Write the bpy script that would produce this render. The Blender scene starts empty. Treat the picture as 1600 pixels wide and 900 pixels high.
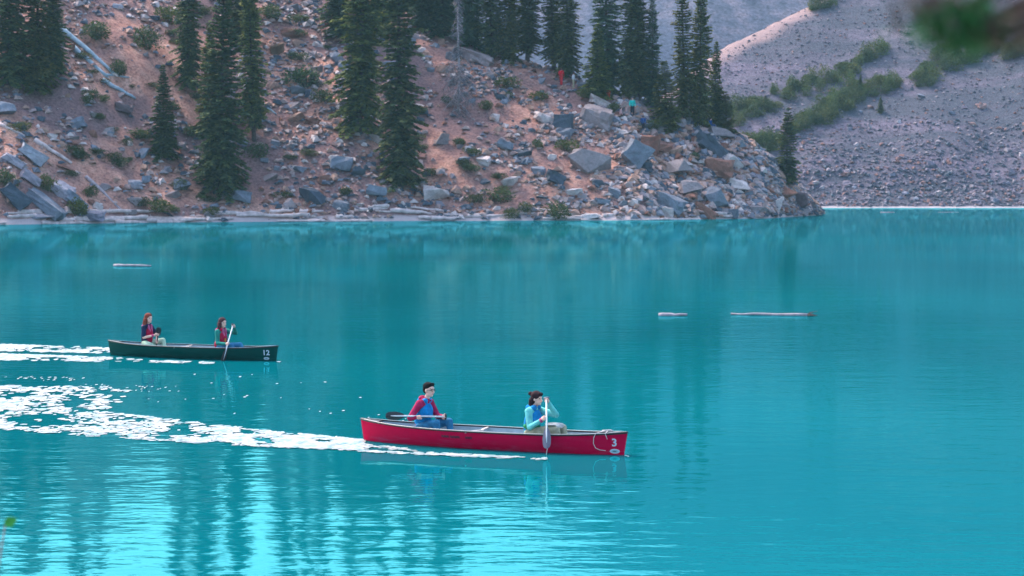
import bpy, bmesh, math, random
import numpy as np
from mathutils import Vector, Matrix, noise

R = math.radians
scene = bpy.context.scene
col = scene.collection

# ------------------------------------------------------------------ camera, sky, sun, exposure
F, CX, CY, HZ, CAMH = 3600.0, 800.0, 450.0, 280.0, 4.84      # focal length etc. in photo pixels (1600x900)
PITCH = math.atan((CY - HZ) / F)
cam_d = bpy.data.cameras.new('camera')
cam = bpy.data.objects.new('camera', cam_d); col.objects.link(cam)
cam.location = (0, 0, CAMH); cam.rotation_euler = (R(90) - PITCH, 0, 0)
cam_d.sensor_width = 36; cam_d.lens = F / 1600 * 36
cam_d.clip_start = 0.1; cam_d.clip_end = 20000
cam_d.dof.use_dof = True; cam_d.dof.focus_distance = 43; cam_d.dof.aperture_fstop = 3.6
scene.camera = cam

SUN_EL, SUN_AZ = 52.0, -45.0          # azimuth from +Y (view direction), negative = left
world = bpy.data.worlds.new('World'); scene.world = world; world.use_nodes = True
wn = world.node_tree; bg = wn.nodes['Background']
sky = wn.nodes.new('ShaderNodeTexSky'); sky.sky_type = 'NISHITA'; sky.sun_disc = False
sky.sun_elevation = R(SUN_EL); sky.sun_rotation = R(SUN_AZ)
sky.air_density = 1.0; sky.dust_density = 3.0; sky.ozone_density = 1.0
wn.links.new(sky.outputs[0], bg.inputs[0]); bg.inputs[1].default_value = 0.15
sun_d = bpy.data.lights.new('sun', 'SUN'); sun = bpy.data.objects.new('sun', sun_d); col.objects.link(sun)
sun_d.energy = 1.5; sun_d.angle = R(14); sun_d.color = (1.0, 0.82, 0.70)
sd = Vector((math.sin(R(SUN_AZ)) * math.cos(R(SUN_EL)), math.cos(R(SUN_AZ)) * math.cos(R(SUN_EL)), math.sin(R(SUN_EL))))
sun.rotation_euler = sd.to_track_quat('Z', 'Y').to_euler()
vs = scene.view_settings
vs.view_transform = 'Standard'; vs.look = 'None'; vs.gamma = 1.0; vs.use_curve_mapping = False; vs.exposure = 1.6
scene.cycles.use_denoising = True
scene.cycles.max_bounces = 6; scene.cycles.diffuse_bounces = 2; scene.cycles.glossy_bounces = 2
scene.cycles.transparent_max_bounces = 6; scene.cycles.volume_bounces = 0
scene.cycles.caustics_reflective = False; scene.cycles.caustics_refractive = False

# ------------------------------------------------------------------ helpers
def ray(px, py):
    d = Vector(((px - CX) / F, (CY - py) / F, -1.0))
    d.rotate(cam.rotation_euler)
    return d
def wpt(px, py, z=0.0):
    d = ray(px, py); t = (z - CAMH) / d.z
    return Vector((d.x * t, d.y * t, z))
def at_depth(px, py, Y):
    d = ray(px, py); t = Y / d.y
    return Vector((d.x * t, Y, CAMH + d.z * t))

def tag(o, label=None, cat=None, group=None, kind=None):
    if label: o['label'] = label
    if cat: o['category'] = cat
    if group: o['group'] = group
    if kind: o['kind'] = kind
    return o
def link(name, me, mat=None, parent=None):
    o = bpy.data.objects.new(name, me); col.objects.link(o)
    if mat is not None and me is not None and len(me.materials) == 0: me.materials.append(mat)
    if parent is not None: o.parent = parent
    return o
def empty(name, loc=(0, 0, 0), rz=0.0):
    o = bpy.data.objects.new(name, None); col.objects.link(o)
    o.location = loc; o.rotation_euler = (0, 0, rz); o.empty_display_size = 0.2
    return o
def mesh_np(name, V, Fc, smooth=False):
    me = bpy.data.meshes.new(name)
    me.from_pydata([tuple(v) for v in V], [], [tuple(int(i) for i in f) for f in Fc])
    if smooth: me.polygons.foreach_set('use_smooth', [True] * len(me.polygons))
    me.update(); return me
def quads_mesh(name, Q, smooth=False):
    """Q: (n,4,3) array of separate quads"""
    Q = np.asarray(Q, dtype=np.float32); n = len(Q)
    me = bpy.data.meshes.new(name)
    me.vertices.add(n * 4); me.vertices.foreach_set('co', Q.reshape(-1))
    me.loops.add(n * 4); me.loops.foreach_set('vertex_index', np.arange(n * 4, dtype=np.int32))
    me.polygons.add(n); me.polygons.foreach_set('loop_start', np.arange(0, n * 4, 4, dtype=np.int32))
    me.update(calc_edges=True); me.validate(); return me

class MB:
    """collects simple shapes into one mesh"""
    def __init__(s): s.v = []; s.f = []
    def add(s, V, Fc):
        n = len(s.v); s.v.extend([Vector(v) for v in V]); s.f.extend([[i + n for i in f] for f in Fc])
    def box(s, c, size, rot=None):
        c = Vector(c); hx, hy, hz = [q / 2 for q in size]
        V = [Vector((x, y, z)) for x in (-hx, hx) for y in (-hy, hy) for z in (-hz, hz)]
        if rot is not None: V = [rot @ v for v in V]
        s.add([c + v for v in V], [(0, 1, 3, 2), (4, 6, 7, 5), (0, 4, 5, 1), (2, 3, 7, 6), (0, 2, 6, 4), (1, 5, 7, 3)])
    def tube(s, pts, rad, n=8, cap=True, flat=1.0):
        pts = [Vector(p) for p in pts]
        if not hasattr(rad, '__len__'): rad = [rad] * len(pts)
        base = len(s.v); up = None
        for i, p in enumerate(pts):
            t = (pts[min(i + 1, len(pts) - 1)] - pts[max(i - 1, 0)]).normalized()
            if up is None: up = Vector((0, 0, 1)) if abs(t.z) < 0.9 else Vector((1, 0, 0))
            a = t.cross(up).normalized(); b = a.cross(t).normalized(); up = b
            for k in range(n):
                th = 2 * math.pi * k / n
                s.v.append(p + a * (math.cos(th) * rad[i]) + b * (math.sin(th) * rad[i] * flat))
        for i in range(len(pts) - 1):
            for k in range(n):
                k2 = (k + 1) % n
                s.f.append([base + i * n + k, base + i * n + k2, base + (i + 1) * n + k2, base + (i + 1) * n + k])
        if cap:
            s.f.append([base + k for k in range(n)][::-1])
            s.f.append([base + (len(pts) - 1) * n + k for k in range(n)])
    def mesh(s, name, smooth=False): return mesh_np(name, s.v, s.f, smooth)

# ------------------------------------------------------------------ materials
def new_mat(name):
    m = bpy.data.materials.new(name); m.use_nodes = True
    nt = m.node_tree; b = nt.nodes['Principled BSDF']
    return m, nt, b
def N(nt, t, **kw):
    n = nt.nodes.new(t)
    for k, v in kw.items(): setattr(n, k, v)
    return n
def mixc(nt, fac, a, b, mode='MIX'):
    n = nt.nodes.new('ShaderNodeMix'); n.data_type = 'RGBA'; n.blend_type = mode
    for idx, val in ((0, fac), (6, a), (7, b)):
        if isinstance(val, (int, float)): n.inputs[idx].default_value = val
        elif isinstance(val, tuple): n.inputs[idx].default_value = (*val[:3], 1)
        else: nt.links.new(val, n.inputs[idx])
    return n.outputs[2]
def math_n(nt, op, a, b=None, clamp=False):
    n = nt.nodes.new('ShaderNodeMath'); n.operation = op; n.use_clamp = clamp
    for i, val in enumerate((a, b)):
        if val is None: continue
        if isinstance(val, (int, float)): n.inputs[i].default_value = val
        else: nt.links.new(val, n.inputs[i])
    return n.outputs[0]
def noise_n(nt, vec, scale, detail=4, rough=0.55):
    n = nt.nodes.new('ShaderNodeTexNoise'); n.inputs['Scale'].default_value = scale
    n.inputs['Detail'].default_value = detail; n.inputs['Roughness'].default_value = rough
    if vec is not None: nt.links.new(vec, n.inputs['Vector'])
    return n.outputs[0]
def ramp(nt, fac, stops):
    n = nt.nodes.new('ShaderNodeValToRGB'); e = n.color_ramp.elements
    while len(e) < len(stops): e.new(0.5)
    for el, (p, c) in zip(e, stops): el.position = p; el.color = (*c[:3], 1) if len(c) >= 3 else (c[0],) * 3 + (1,)
    nt.links.new(fac, n.inputs[0]); return n.outputs[0]
def bump(nt, h, strength, dist, bsdf):
    n = nt.nodes.new('ShaderNodeBump'); n.inputs['Strength'].default_value = strength; n.inputs['Distance'].default_value = dist
    nt.links.new(h, n.inputs['Height'])
    if bsdf is not None: nt.links.new(n.outputs[0], bsdf.inputs['Normal'])
    return n.outputs[0]
def plain(name, c, rough=0.6, var=0.25, scale=12.0, spec=0.3, metallic=0.0, bstr=0.0):
    m, nt, b = new_mat(name)
    tc = N(nt, 'ShaderNodeTexCoord')
    nz = noise_n(nt, tc.outputs['Object'], scale, 4)
    f = ramp(nt, nz, [(0.3, (1 - var,) * 3), (0.7, (1 + var * 0.3,) * 3)])
    nt.links.new(mixc(nt, 1.0, c, f, 'MULTIPLY'), b.inputs['Base Color'])
    b.inputs['Roughness'].default_value = rough; b.inputs['Metallic'].default_value = metallic
    b.inputs['Specular IOR Level'].default_value = spec
    if bstr: bump(nt, nz, bstr, 0.02, b)
    return m

def soil_mat(name, dark, mid, light, grit, beach, sc=1.0, streak=False, bz=(0.36, 0.50)):
    m, nt, b = new_mat(name)
    g = N(nt, 'ShaderNodeNewGeometry'); P = g.outputs['Position']
    if streak:
        mp = N(nt, 'ShaderNodeMapping'); mp.inputs['Rotation'].default_value = (0, 0, R(-52)); mp.inputs['Scale'].default_value = (0.28, 1.6, 1); nt.links.new(P, mp.inputs[0])
        big = noise_n(nt, mp.outputs[0], 0.07 * sc, 5, 0.65)
    else: big = noise_n(nt, P, 0.07 * sc, 5, 0.6)
    med = noise_n(nt, P, 0.5 * sc, 6, 0.65)
    fine = noise_n(nt, P, 3.2 * sc, 5, 0.7)
    c1 = ramp(nt, med, [(0.30, dark), (0.47, mid), (0.68, light)])
    c2 = mixc(nt, ramp(nt, big, [(0.40, (0,) * 3), (0.56, (1,) * 3)]), c1, grit)
    f = ramp(nt, fine, [(0.32, (0.42,) * 3), (0.5, (0.95,) * 3), (0.70, (1.32,) * 3)])
    c3 = mixc(nt, 1.0, c2, f, 'MULTIPLY')
    sep = N(nt, 'ShaderNodeSeparateXYZ'); nt.links.new(P, sep.inputs[0])
    zz = math_n(nt, 'ADD', sep.outputs[2], math_n(nt, 'MULTIPLY', med, 0.5))
    bm = ramp(nt, math_n(nt, 'MULTIPLY', zz, 0.5), [(bz[0], (1,) * 3), (bz[1], (0,) * 3)])
    c4 = mixc(nt, bm, c3, beach)
    nt.links.new(c4, b.inputs['Base Color'])
    b.inputs['Roughness'].default_value = 0.95; b.inputs['Specular IOR Level'].default_value = 0.1
    h = math_n(nt, 'ADD', math_n(nt, 'MULTIPLY', fine, 0.5), med)
    bump(nt, h, 0.9, 0.35, b)
    return m
M = {}
M['hill'] = soil_mat('hill_soil', (0.13, 0.066, 0.066), (0.50, 0.25, 0.19), (0.68, 0.405, 0.32), (0.23, 0.14, 0.142), (0.50, 0.42, 0.43))
M['talus'] = soil_mat('talus_gravel', (0.062, 0.060, 0.088), (0.150, 0.130, 0.182), (0.225, 0.19, 0.245), (0.085, 0.093, 0.125), (0.42, 0.39, 0.42), 0.9, True, (0.20, 0.30))
M['mount'] = soil_mat('mountain_rock', (0.045, 0.065, 0.10), (0.105, 0.125, 0.18), (0.20, 0.195, 0.25), (0.085, 0.11, 0.165), (0.3, 0.3, 0.3), 0.35, True)
M['bank'] = soil_mat('bank_soil', (0.08, 0.06, 0.05), (0.16, 0.12, 0.1), (0.22, 0.18, 0.15), (0.12, 0.12, 0.1), (0.25, 0.23, 0.2), 3)

def rock_material():
    m, nt, b = new_mat('rock')
    oi = N(nt, 'ShaderNodeObjectInfo'); g = N(nt, 'ShaderNodeNewGeometry')
    P = g.outputs['Position']
    n1 = noise_n(nt, P, 0.9, 5, 0.6); n2 = noise_n(nt, P, 5.0, 5, 0.7)
    f = ramp(nt, n1, [(0.3, (0.62, 0.60, 0.62)), (0.5, (0.97,) * 3), (0.72, (1.25, 1.2, 1.18))])
    f2 = ramp(nt, n2, [(0.3, (0.75,) * 3), (0.65, (1.12,) * 3)])
    c = mixc(nt, 1.0, mixc(nt, 1.0, oi.outputs['Color'], f, 'MULTIPLY'), f2, 'MULTIPLY')
    nt.links.new(c, b.inputs['Base Color']); b.inputs['Roughness'].default_value = 0.85; b.inputs['Specular IOR Level'].default_value = 0.25
    bump(nt, math_n(nt, 'ADD', n1, math_n(nt, 'MULTIPLY', n2, 0.4)), 0.7, 0.25, b)
    return m
M['rock'] = rock_material()
def rubble_material(name, cols):
    m, nt, b = new_mat(name)
    g = N(nt, 'ShaderNodeNewGeometry'); n2 = noise_n(nt, g.outputs['Position'], 4.0, 4, 0.7)
    st = [(i / len(cols), c) for i, c in enumerate(cols)]
    n = nt.nodes.new('ShaderNodeValToRGB'); n.color_ramp.interpolation = 'CONSTANT'; e = n.color_ramp.elements
    while len(e) < len(st): e.new(0.5)
    for el, (p, c) in zip(e, st): el.position = p; el.color = (*c, 1)
    nt.links.new(g.outputs['Random Per Island'], n.inputs[0])
    f2 = ramp(nt, n2, [(0.3, (0.7,) * 3), (0.65, (1.15,) * 3)])
    nt.links.new(mixc(nt, 1.0, n.outputs[0], f2, 'MULTIPLY'), b.inputs['Base Color'])
    b.inputs['Roughness'].default_value = 0.9; b.inputs['Specular IOR Level'].default_value = 0.2
    return m
GREY, BLUE, DARK = (0.28, 0.24, 0.255), (0.185, 0.21, 0.265), (0.075, 0.095, 0.13)
PALE, RUST, TAN = (0.54, 0.47, 0.47), (0.22, 0.105, 0.08), (0.38, 0.24, 0.195)
M['rubble'] = rubble_material('rubble', [GREY, (0.42, 0.30, 0.28), BLUE, TAN, DARK, (0.34, 0.235, 0.225), PALE, (0.22, 0.20, 0.24), RUST, (0.38, 0.29, 0.285), (0.36, 0.225, 0.18), DARK])
M['scree'] = rubble_material('scree', [(0.16, 0.145, 0.195), (0.11, 0.115, 0.155), (0.21, 0.18, 0.23), (0.08, 0.09, 0.125), (0.15, 0.14, 0.185), (0.30, 0.265, 0.30), (0.115, 0.14, 0.18), (0.24, 0.14, 0.135)])

def leaf_material(name, a, b_, c_, trans=0.28):
    m, nt, b = new_mat(name)
    g = N(nt, 'ShaderNodeNewGeometry'); oi = N(nt, 'ShaderNodeObjectInfo')
    big = noise_n(nt, g.outputs['Position'], 0.45, 3)
    r = math_n(nt, 'ADD', math_n(nt, 'MULTIPLY', g.outputs['Random Per Island'], 0.55), math_n(nt, 'MULTIPLY', big, 0.5))
    c = ramp(nt, r, [(0.2, a), (0.55, b_), (0.9, c_)])
    c = mixc(nt, 1.0, c, oi.outputs['Color'], 'MULTIPLY')
    nt.links.new(c, b.inputs['Base Color']); b.inputs['Roughness'].default_value = 0.7; b.inputs['Specular IOR Level'].default_value = 0.2
    tr = N(nt, 'ShaderNodeBsdfTranslucent'); nt.links.new(c, tr.inputs[0])
    mx = N(nt, 'ShaderNodeMixShader'); mx.inputs[0].default_value = trans
    nt.links.new(b.outputs[0], mx.inputs[1]); nt.links.new(tr.outputs[0], mx.inputs[2])
    nt.links.new(mx.outputs[0], nt.nodes['Material Output'].inputs[0])
    return m
M['needles'] = leaf_material('spruce_needles', (0.034, 0.078, 0.042), (0.090, 0.134, 0.050), (0.20, 0.21, 0.064))
M['shrub'] = leaf_material('shrub_leaves', (0.030, 0.060, 0.032), (0.070, 0.105, 0.040), (0.14, 0.155, 0.055))
M['deadtwig'] = leaf_material('dead_twigs', (0.10, 0.095, 0.12), (0.15, 0.14, 0.165), (0.20, 0.18, 0.20), 0.0)
M['bark'] = plain('bark', (0.12, 0.095, 0.09), 0.95, 0.5, 6, 0.1, bstr=0.5)
M['deadwood'] = plain('dead_wood', (0.42, 0.36, 0.40), 0.9, 0.4, 3, 0.15, bstr=0.4)
M['drift'] = plain('driftwood', (0.66, 0.55, 0.55), 0.9, 0.45, 1.6, 0.15, bstr=0.4)
M['bluewood'] = plain('weathered_wood', (0.36, 0.48, 0.58), 0.8, 0.35, 1.2, 0.3, bstr=0.4)

def water_material():
    m, nt, b = new_mat('lake_water'); nt.nodes.remove(b)
    g = N(nt, 'ShaderNodeNewGeometry'); P = g.outputs['Position']
    mp = N(nt, 'ShaderNodeMapping'); mp.inputs['Scale'].default_value = (0.55, 1.0, 1.0); nt.links.new(P, mp.inputs[0]); v = mp.outputs[0]
    w1 = noise_n(nt, v, 0.55, 3, 0.5); w2 = noise_n(nt, v, 2.2, 3, 0.55); w3 = noise_n(nt, v, 7.0, 2, 0.5)
    calm = ramp(nt, noise_n(nt, v, 0.045, 3, 0.5), [(0.35, (0.35,) * 3), (0.65, (1.0,) * 3)])
    h = math_n(nt, 'ADD', math_n(nt, 'MULTIPLY', w1, 1.0), math_n(nt, 'ADD', math_n(nt, 'MULTIPLY', w2, 0.42), math_n(nt, 'MULTIPLY', w3, 0.10)))
    h = math_n(nt, 'MULTIPLY', h, calm)
    sp_ = N(nt, 'ShaderNodeSeparateXYZ'); nt.links.new(P, sp_.inputs[0])
    mr = N(nt, 'ShaderNodeMapRange'); nt.links.new(sp_.outputs[1], mr.inputs[0]); mr.inputs[1].default_value = 60; mr.inputs[2].default_value = 170; mr.inputs[3].default_value = 1.0; mr.inputs[4].default_value = 0.1
    h = math_n(nt, 'MULTIPLY', h, mr.outputs[0])
    for (cx_, cy_, rz_, rx_, ry_) in ((-.35, 40.2, -.47, 3.6, 4.2), (-8.65, 61.8, -.45, 3.4, 4.2)):      # smooth slicks beside the hulls
        m2 = N(nt, 'ShaderNodeMapping', vector_type='TEXTURE'); m2.inputs['Location'].default_value = (cx_, cy_, 0); m2.inputs['Rotation'].default_value = (0, 0, rz_); m2.inputs['Scale'].default_value = (rx_, ry_, 1)
        nt.links.new(P, m2.inputs[0]); ln = N(nt, 'ShaderNodeVectorMath', operation='LENGTH'); nt.links.new(m2.outputs[0], ln.inputs[0])
        m3 = N(nt, 'ShaderNodeMapRange'); nt.links.new(ln.outputs['Value'], m3.inputs[0]); m3.inputs[1].default_value = .55; m3.inputs[2].default_value = 1.25; m3.inputs[3].default_value = .12; m3.inputs[4].default_value = 1.0
        h = math_n(nt, 'MULTIPLY', h, m3.outputs[0])
    bn = bump(nt, h, 1.0, 0.024, None)
    big = noise_n(nt, P, 0.03, 3, 0.5)
    base = ramp(nt, big, [(0.35, (0.0, 0.118, 0.150)), (0.65, (0.0, 0.175, 0.212))])
    dif = N(nt, 'ShaderNodeBsdfDiffuse'); nt.links.new(base, dif.inputs[0])
    gl = N(nt, 'ShaderNodeBsdfGlossy'); gl.inputs['Roughness'].default_value = 0.03; gl.inputs['Color'].default_value = (0.20, 0.75, 0.79, 1)
    nt.links.new(bn, gl.inputs['Normal'])
    fr = N(nt, 'ShaderNodeFresnel'); fr.inputs[0].default_value = 1.33; nt.links.new(bn, fr.inputs['Normal'])
    fac = math_n(nt, 'MULTIPLY', math_n(nt, 'POWER', fr.outputs[0], 0.72), 0.76, True)
    mx = N(nt, 'ShaderNodeMixShader'); nt.links.new(fac, mx.inputs[0]); nt.links.new(dif.outputs[0], mx.inputs[1]); nt.links.new(gl.outputs[0], mx.inputs[2])
    nt.links.new(mx.outputs[0], nt.nodes['Material Output'].inputs[0])
    return m
M['water'] = water_material()
m, nt, b = new_mat('foam'); g = N(nt, 'ShaderNodeNewGeometry')  # white colour paints bright sky mirrored in wake ripples; also used for splash, drips
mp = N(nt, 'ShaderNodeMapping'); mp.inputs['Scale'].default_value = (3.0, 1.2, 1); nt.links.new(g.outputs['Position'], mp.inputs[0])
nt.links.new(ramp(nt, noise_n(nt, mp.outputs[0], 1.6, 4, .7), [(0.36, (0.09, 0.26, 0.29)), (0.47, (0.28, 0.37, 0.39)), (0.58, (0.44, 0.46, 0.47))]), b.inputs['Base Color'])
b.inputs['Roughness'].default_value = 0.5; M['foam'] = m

# ------------------------------------------------------------------ terrain
SX = [-200, -120, -54.4, -36, -7.4, 15.1, 31.7, 40.6, 43, 60]
SY = [190, 215, 245, 260, 268, 272, 285, 309, 318, 330]
HX = [-200, -90, -62, -45, -30, -20, -10, -3, 2.4, 8, 16, 22, 27, 33, 37, 40.0, 42.5, 46, 60]
HH = [55, 48, 43, 38, 34, 31, 26, 22, 20.5, 18.5, 14.6, 13.0, 11.4, 8.0, 5.0, 2.2, 0.0, -2, -3]
def shoreY(x): return float(np.interp(x, SX, SY)) + 1.2 * noise.noise((x * 0.13, 3.1, 0))
def hill_h(x, y):
    r = y - shoreY(x); hc = float(np.interp(x, HX, HH))
    if r < 0: return max(-3.0, 0.45 * r)
    if hc <= 0: return max(-3.0, hc)
    rc = hc / 0.60; t = r / rc
    if t < 1: h = hc * (1 - (1 - t) ** 1.22)
    elif r < rc + 45: h = hc - 0.02 * (r - rc)
    else: h = hc - 0.9 - 0.5 * (r - rc - 45)
    w = min(1.0, r / 4.0)
    n1 = noise.fractal((x * 0.07, y * 0.07, 1.7), 1.0, 2.0, 3)
    n2 = noise.fractal((x * 0.33, y * 0.33, 7.7), 1.0, 2.0, 3)
    amp = min(1.0, hc / 10.0)
    return max(-3.0, h + w * amp * (1.5 * n1 + 0.42 * n2))
TX = [-200, 0, 28, 41, 65, 118, 200, 320]
TH = [10, 14, 21, 30.5, 43, 70, 120, 190]
def talus_h(x, y):
    r = y - (389 + 2.0 * noise.noise((x * 0.06, 9.0, 0)) + max(0, (x - 86)) * -0.3)
    hc = float(np.interp(x, TX, TH))
    if r < 0: return max(-3.0, 0.4 * r)
    h = 0.52 * r if r > 12 else 0.52 * r * (0.55 + 0.45 * r / 12)
    rc = hc / 0.52
    if h > hc: h = hc - 0.25 * (r - rc)
    w = min(1.0, r / 8.0)
    n1 = noise.fractal(((x - 0.6 * y) * 0.05, y * 0.02, 4.7), 1.0, 2.0, 3)
    n2 = noise.fractal((x * 0.4, y * 0.4, 2.2), 1.0, 2.0, 2)
    return max(-3.0, h + w * (1.1 * n1 + 0.22 * n2))
GX = [-400, -100, -62, 0, 62, 167, 400]
GH = [30, 55, 72, 98, 155, 260, 380]
def mount_h(x, y):
    r = y - 545; hc = float(np.interp(x, GX, GH))
    if r < 0: return -3.0
    h = 0.72 * r
    if h > hc: h = hc - 0.3 * (r - hc / 0.72)
    n1 = noise.fractal(((x - 0.4 * y) * 0.018, y * 0.012, 8.7), 1.0, 2.0, 4)
    return h + min(1, r / 25) * 6.0 * n1

def grid(name, hf, xs, ys, mat, label_kind='structure'):
    V = [(x, y, hf(x, y)) for y in ys for x in xs]
    nx = len(xs)
    Fc = [(j * nx + i, j * nx + i + 1, (j + 1) * nx + i + 1, (j + 1) * nx + i) for j in range(len(ys) - 1) for i in range(nx - 1)]
    o = link(name, mesh_np(name, V, Fc, True), mat); o['kind'] = label_kind
    return o
grid('hillside', hill_h, np.concatenate([np.arange(-190, -70, 2.0), np.arange(-70, 47.1, 0.65)]), np.concatenate([np.arange(186, 238, 3.0), np.arange(238, 330, 0.65), np.arange(330, 420, 3.0)]), M['hill'])
tal = grid('talus_slope', talus_h, np.arange(-150, 300, 2.0), np.concatenate([np.arange(384, 470, 1.2), np.arange(470, 640, 4.0)]), M['talus'])
at = tal.data.attributes.new('scar', 'FLOAT', 'POINT')
def scar(v):
    d = 0.52 * (v.co.y - 389) - float(np.interp(v.co.x, TX, TH)) + 1.2 * noise.noise((v.co.x * .2, v.co.y * .2, 0)); return max(0.0, min(1.0, (d + 3.0) / 1.5))
at.data.foreach_set('value', [scar(v) for v in tal.data.vertices])
nt = M['talus'].node_tree; an = N(nt, 'ShaderNodeAttribute'); an.attribute_name = 'scar'; bs = nt.nodes['Principled BSDF']; src = bs.inputs['Base Color'].links[0].from_socket
nt.links.new(mixc(nt, math_n(nt, 'MULTIPLY', an.outputs['Fac'], .75), src, (0.42, 0.29, 0.28)), bs.inputs['Base Color'])
grid('mountain', mount_h, np.arange(-400, 400, 8.0), np.arange(541, 1000, 7.0), M['mount'])
def bank_h(x, y): return 3.25 - 0.22 * max(y, -6) - 0.01 * abs(x) + 0.12 * noise.noise((x * 0.5, y * 0.5, 0))
grid('near_bank', bank_h, np.arange(-30, 30.1, 1.0), np.arange(-12, 22, 1.0), M['bank'])
lake = link('lake', mesh_np('lake', [(-500, 8, 0), (500, 8, 0), (500, 480, 0), (-500, 480, 0)], [(0, 1, 2, 3)]), M['water']); lake['kind'] = 'structure'
vf = link('valley_floor', mesh_np('valley_floor', [(-6000, -6000, -3.2), (6000, -6000, -3.2), (6000, 6000, -3.2), (-6000, 6000, -3.2)], [(0, 1, 2, 3)]), M['talus']); vf['kind'] = 'structure'

def hit(px, py, hf=hill_h, y0=236.0, y1=420.0, step=0.8):
    """where the line of sight through a photo pixel meets the ground"""
    d = ray(px, py); d = d / d.y; y = y0
    while y < y1:
        if CAMH + d.z * y <= hf(d.x * y, y):
            a, b_ = y - step, y
            for _ in range(8):
                c = (a + b_) / 2
                if CAMH + d.z * c <= hf(d.x * c, c): b_ = c
                else: a = c
            return Vector((d.x * b_, b_, hf(d.x * b_, b_)))
        y += step
    return None
def hit_t(px, py): return hit(px, py, talus_h, 384.0, 620.0, 1.5)

# ------------------------------------------------------------------ rocks
def rock_mesh(seed, n=22, box=0.6):
    rnd = random.Random(seed); bm = bmesh.new()
    for _ in range(n):
        v = Vector([rnd.gauss(0, 1) for _ in range(3)]).normalized()
        mval = max(abs(c) for c in v)
        v = v.lerp(v / mval, box) * 0.5 * rnd.uniform(0.82, 1.05)
        bm.verts.new(v)
    r = bmesh.ops.convex_hull(bm, input=bm.verts)
    bmesh.ops.delete(bm, geom=[g for g in set(r['geom_interior']) | set(r['geom_unused']) if isinstance(g, bmesh.types.BMVert)], context='VERTS')
    bmesh.ops.dissolve_limit(bm, angle_limit=R(14), verts=bm.verts, edges=bm.edges)
    bmesh.ops.bevel(bm, geom=list(bm.edges), offset=0.012, segments=1, affect='EDGES', clamp_overlap=True)
    bmesh.ops.triangulate(bm, faces=bm.faces)
    bmesh.ops.subdivide_edges(bm, edges=[e for e in bm.edges if e.calc_length() > .18], cuts=1, use_grid_fill=True)
    for v in bm.verts:
        q = v.co.copy(); v.co += Vector((noise.noise(q * 3.1 + Vector((seed, 0, 0))), noise.noise(q * 3.1 + Vector((0, seed, 5))), noise.noise(q * 3.1 + Vector((9, 0, seed))))) * .055
    bmesh.ops.triangulate(bm, faces=bm.faces)
    bmesh.ops.recalc_face_normals(bm, faces=bm.faces)
    me = bpy.data.meshes.new('rock'); bm.to_mesh(me); bm.free(); me.materials.append(M['rock'])
    return me
ROCKS = [rock_mesh(100 + i, random.Random(i).choice([9, 10, 12, 14]), 0.55 + 0.45 * random.Random(i + 9).random()) for i in range(16)]
def slab_mesh(seed):
    rnd = random.Random(seed); bm = bmesh.new()
    for x in (-1, 1):
        for y in (-1, 1):
            for z in (-1, 1):
                for _ in range(2): bm.verts.new((.5 * x * rnd.uniform(.45, 1), .5 * y * rnd.uniform(.5, 1), .5 * z * rnd.uniform(.5, 1)))
    r = bmesh.ops.convex_hull(bm, input=bm.verts)
    bmesh.ops.delete(bm, geom=[g for g in set(r['geom_interior']) | set(r['geom_unused']) if isinstance(g, bmesh.types.BMVert)], context='VERTS')
    bmesh.ops.subdivide_edges(bm, edges=[e for e in bm.edges if e.calc_length() > .25], cuts=2, use_grid_fill=True)
    for v in bm.verts:
        q = v.co.copy(); v.co *= .93 + .16 * noise.noise(q * 5 + Vector((seed, 1, 2))); v.co += Vector((noise.noise(q * 3 + Vector((seed, 0, 0))), noise.noise(q * 3 + Vector((0, seed, 5))), noise.noise(q * 3 + Vector((9, 0, seed))))) * .09
    bmesh.ops.triangulate(bm, faces=bm.faces); bmesh.ops.recalc_face_normals(bm, faces=bm.faces)
    me = bpy.data.meshes.new('slab'); bm.to_mesh(me); bm.free(); me.materials.append(M['rock']); return me
ROCKS += [slab_mesh(300 + i) for i in range(6)]
rr = random.Random(5)
def put_rock(p, w, h, color, label, group=None, tilt=None, dep=None, name='boulder', k=None, sink=0.28, cat='boulder'):
    o = link(name, ROCKS[k if k is not None else rr.randrange(22)])
    dep = dep or (w * 0.5 + h * 0.5) * rr.uniform(0.8, 1.2)
    o.scale = (w, dep, h)
    o.rotation_euler = (rr.uniform(-0.2, 0.2), R(tilt) if tilt is not None else rr.uniform(-0.35, 0.35), rr.uniform(-0.35, 0.35))
    o.location = p + Vector((0, dep * 0.15, h * (0.5 - sink)))
    j = rr.uniform(0.88, 1.12); o.color = (color[0] * j, color[1] * j, color[2] * j, 1)
    tag(o, label, cat, group); return o

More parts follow.
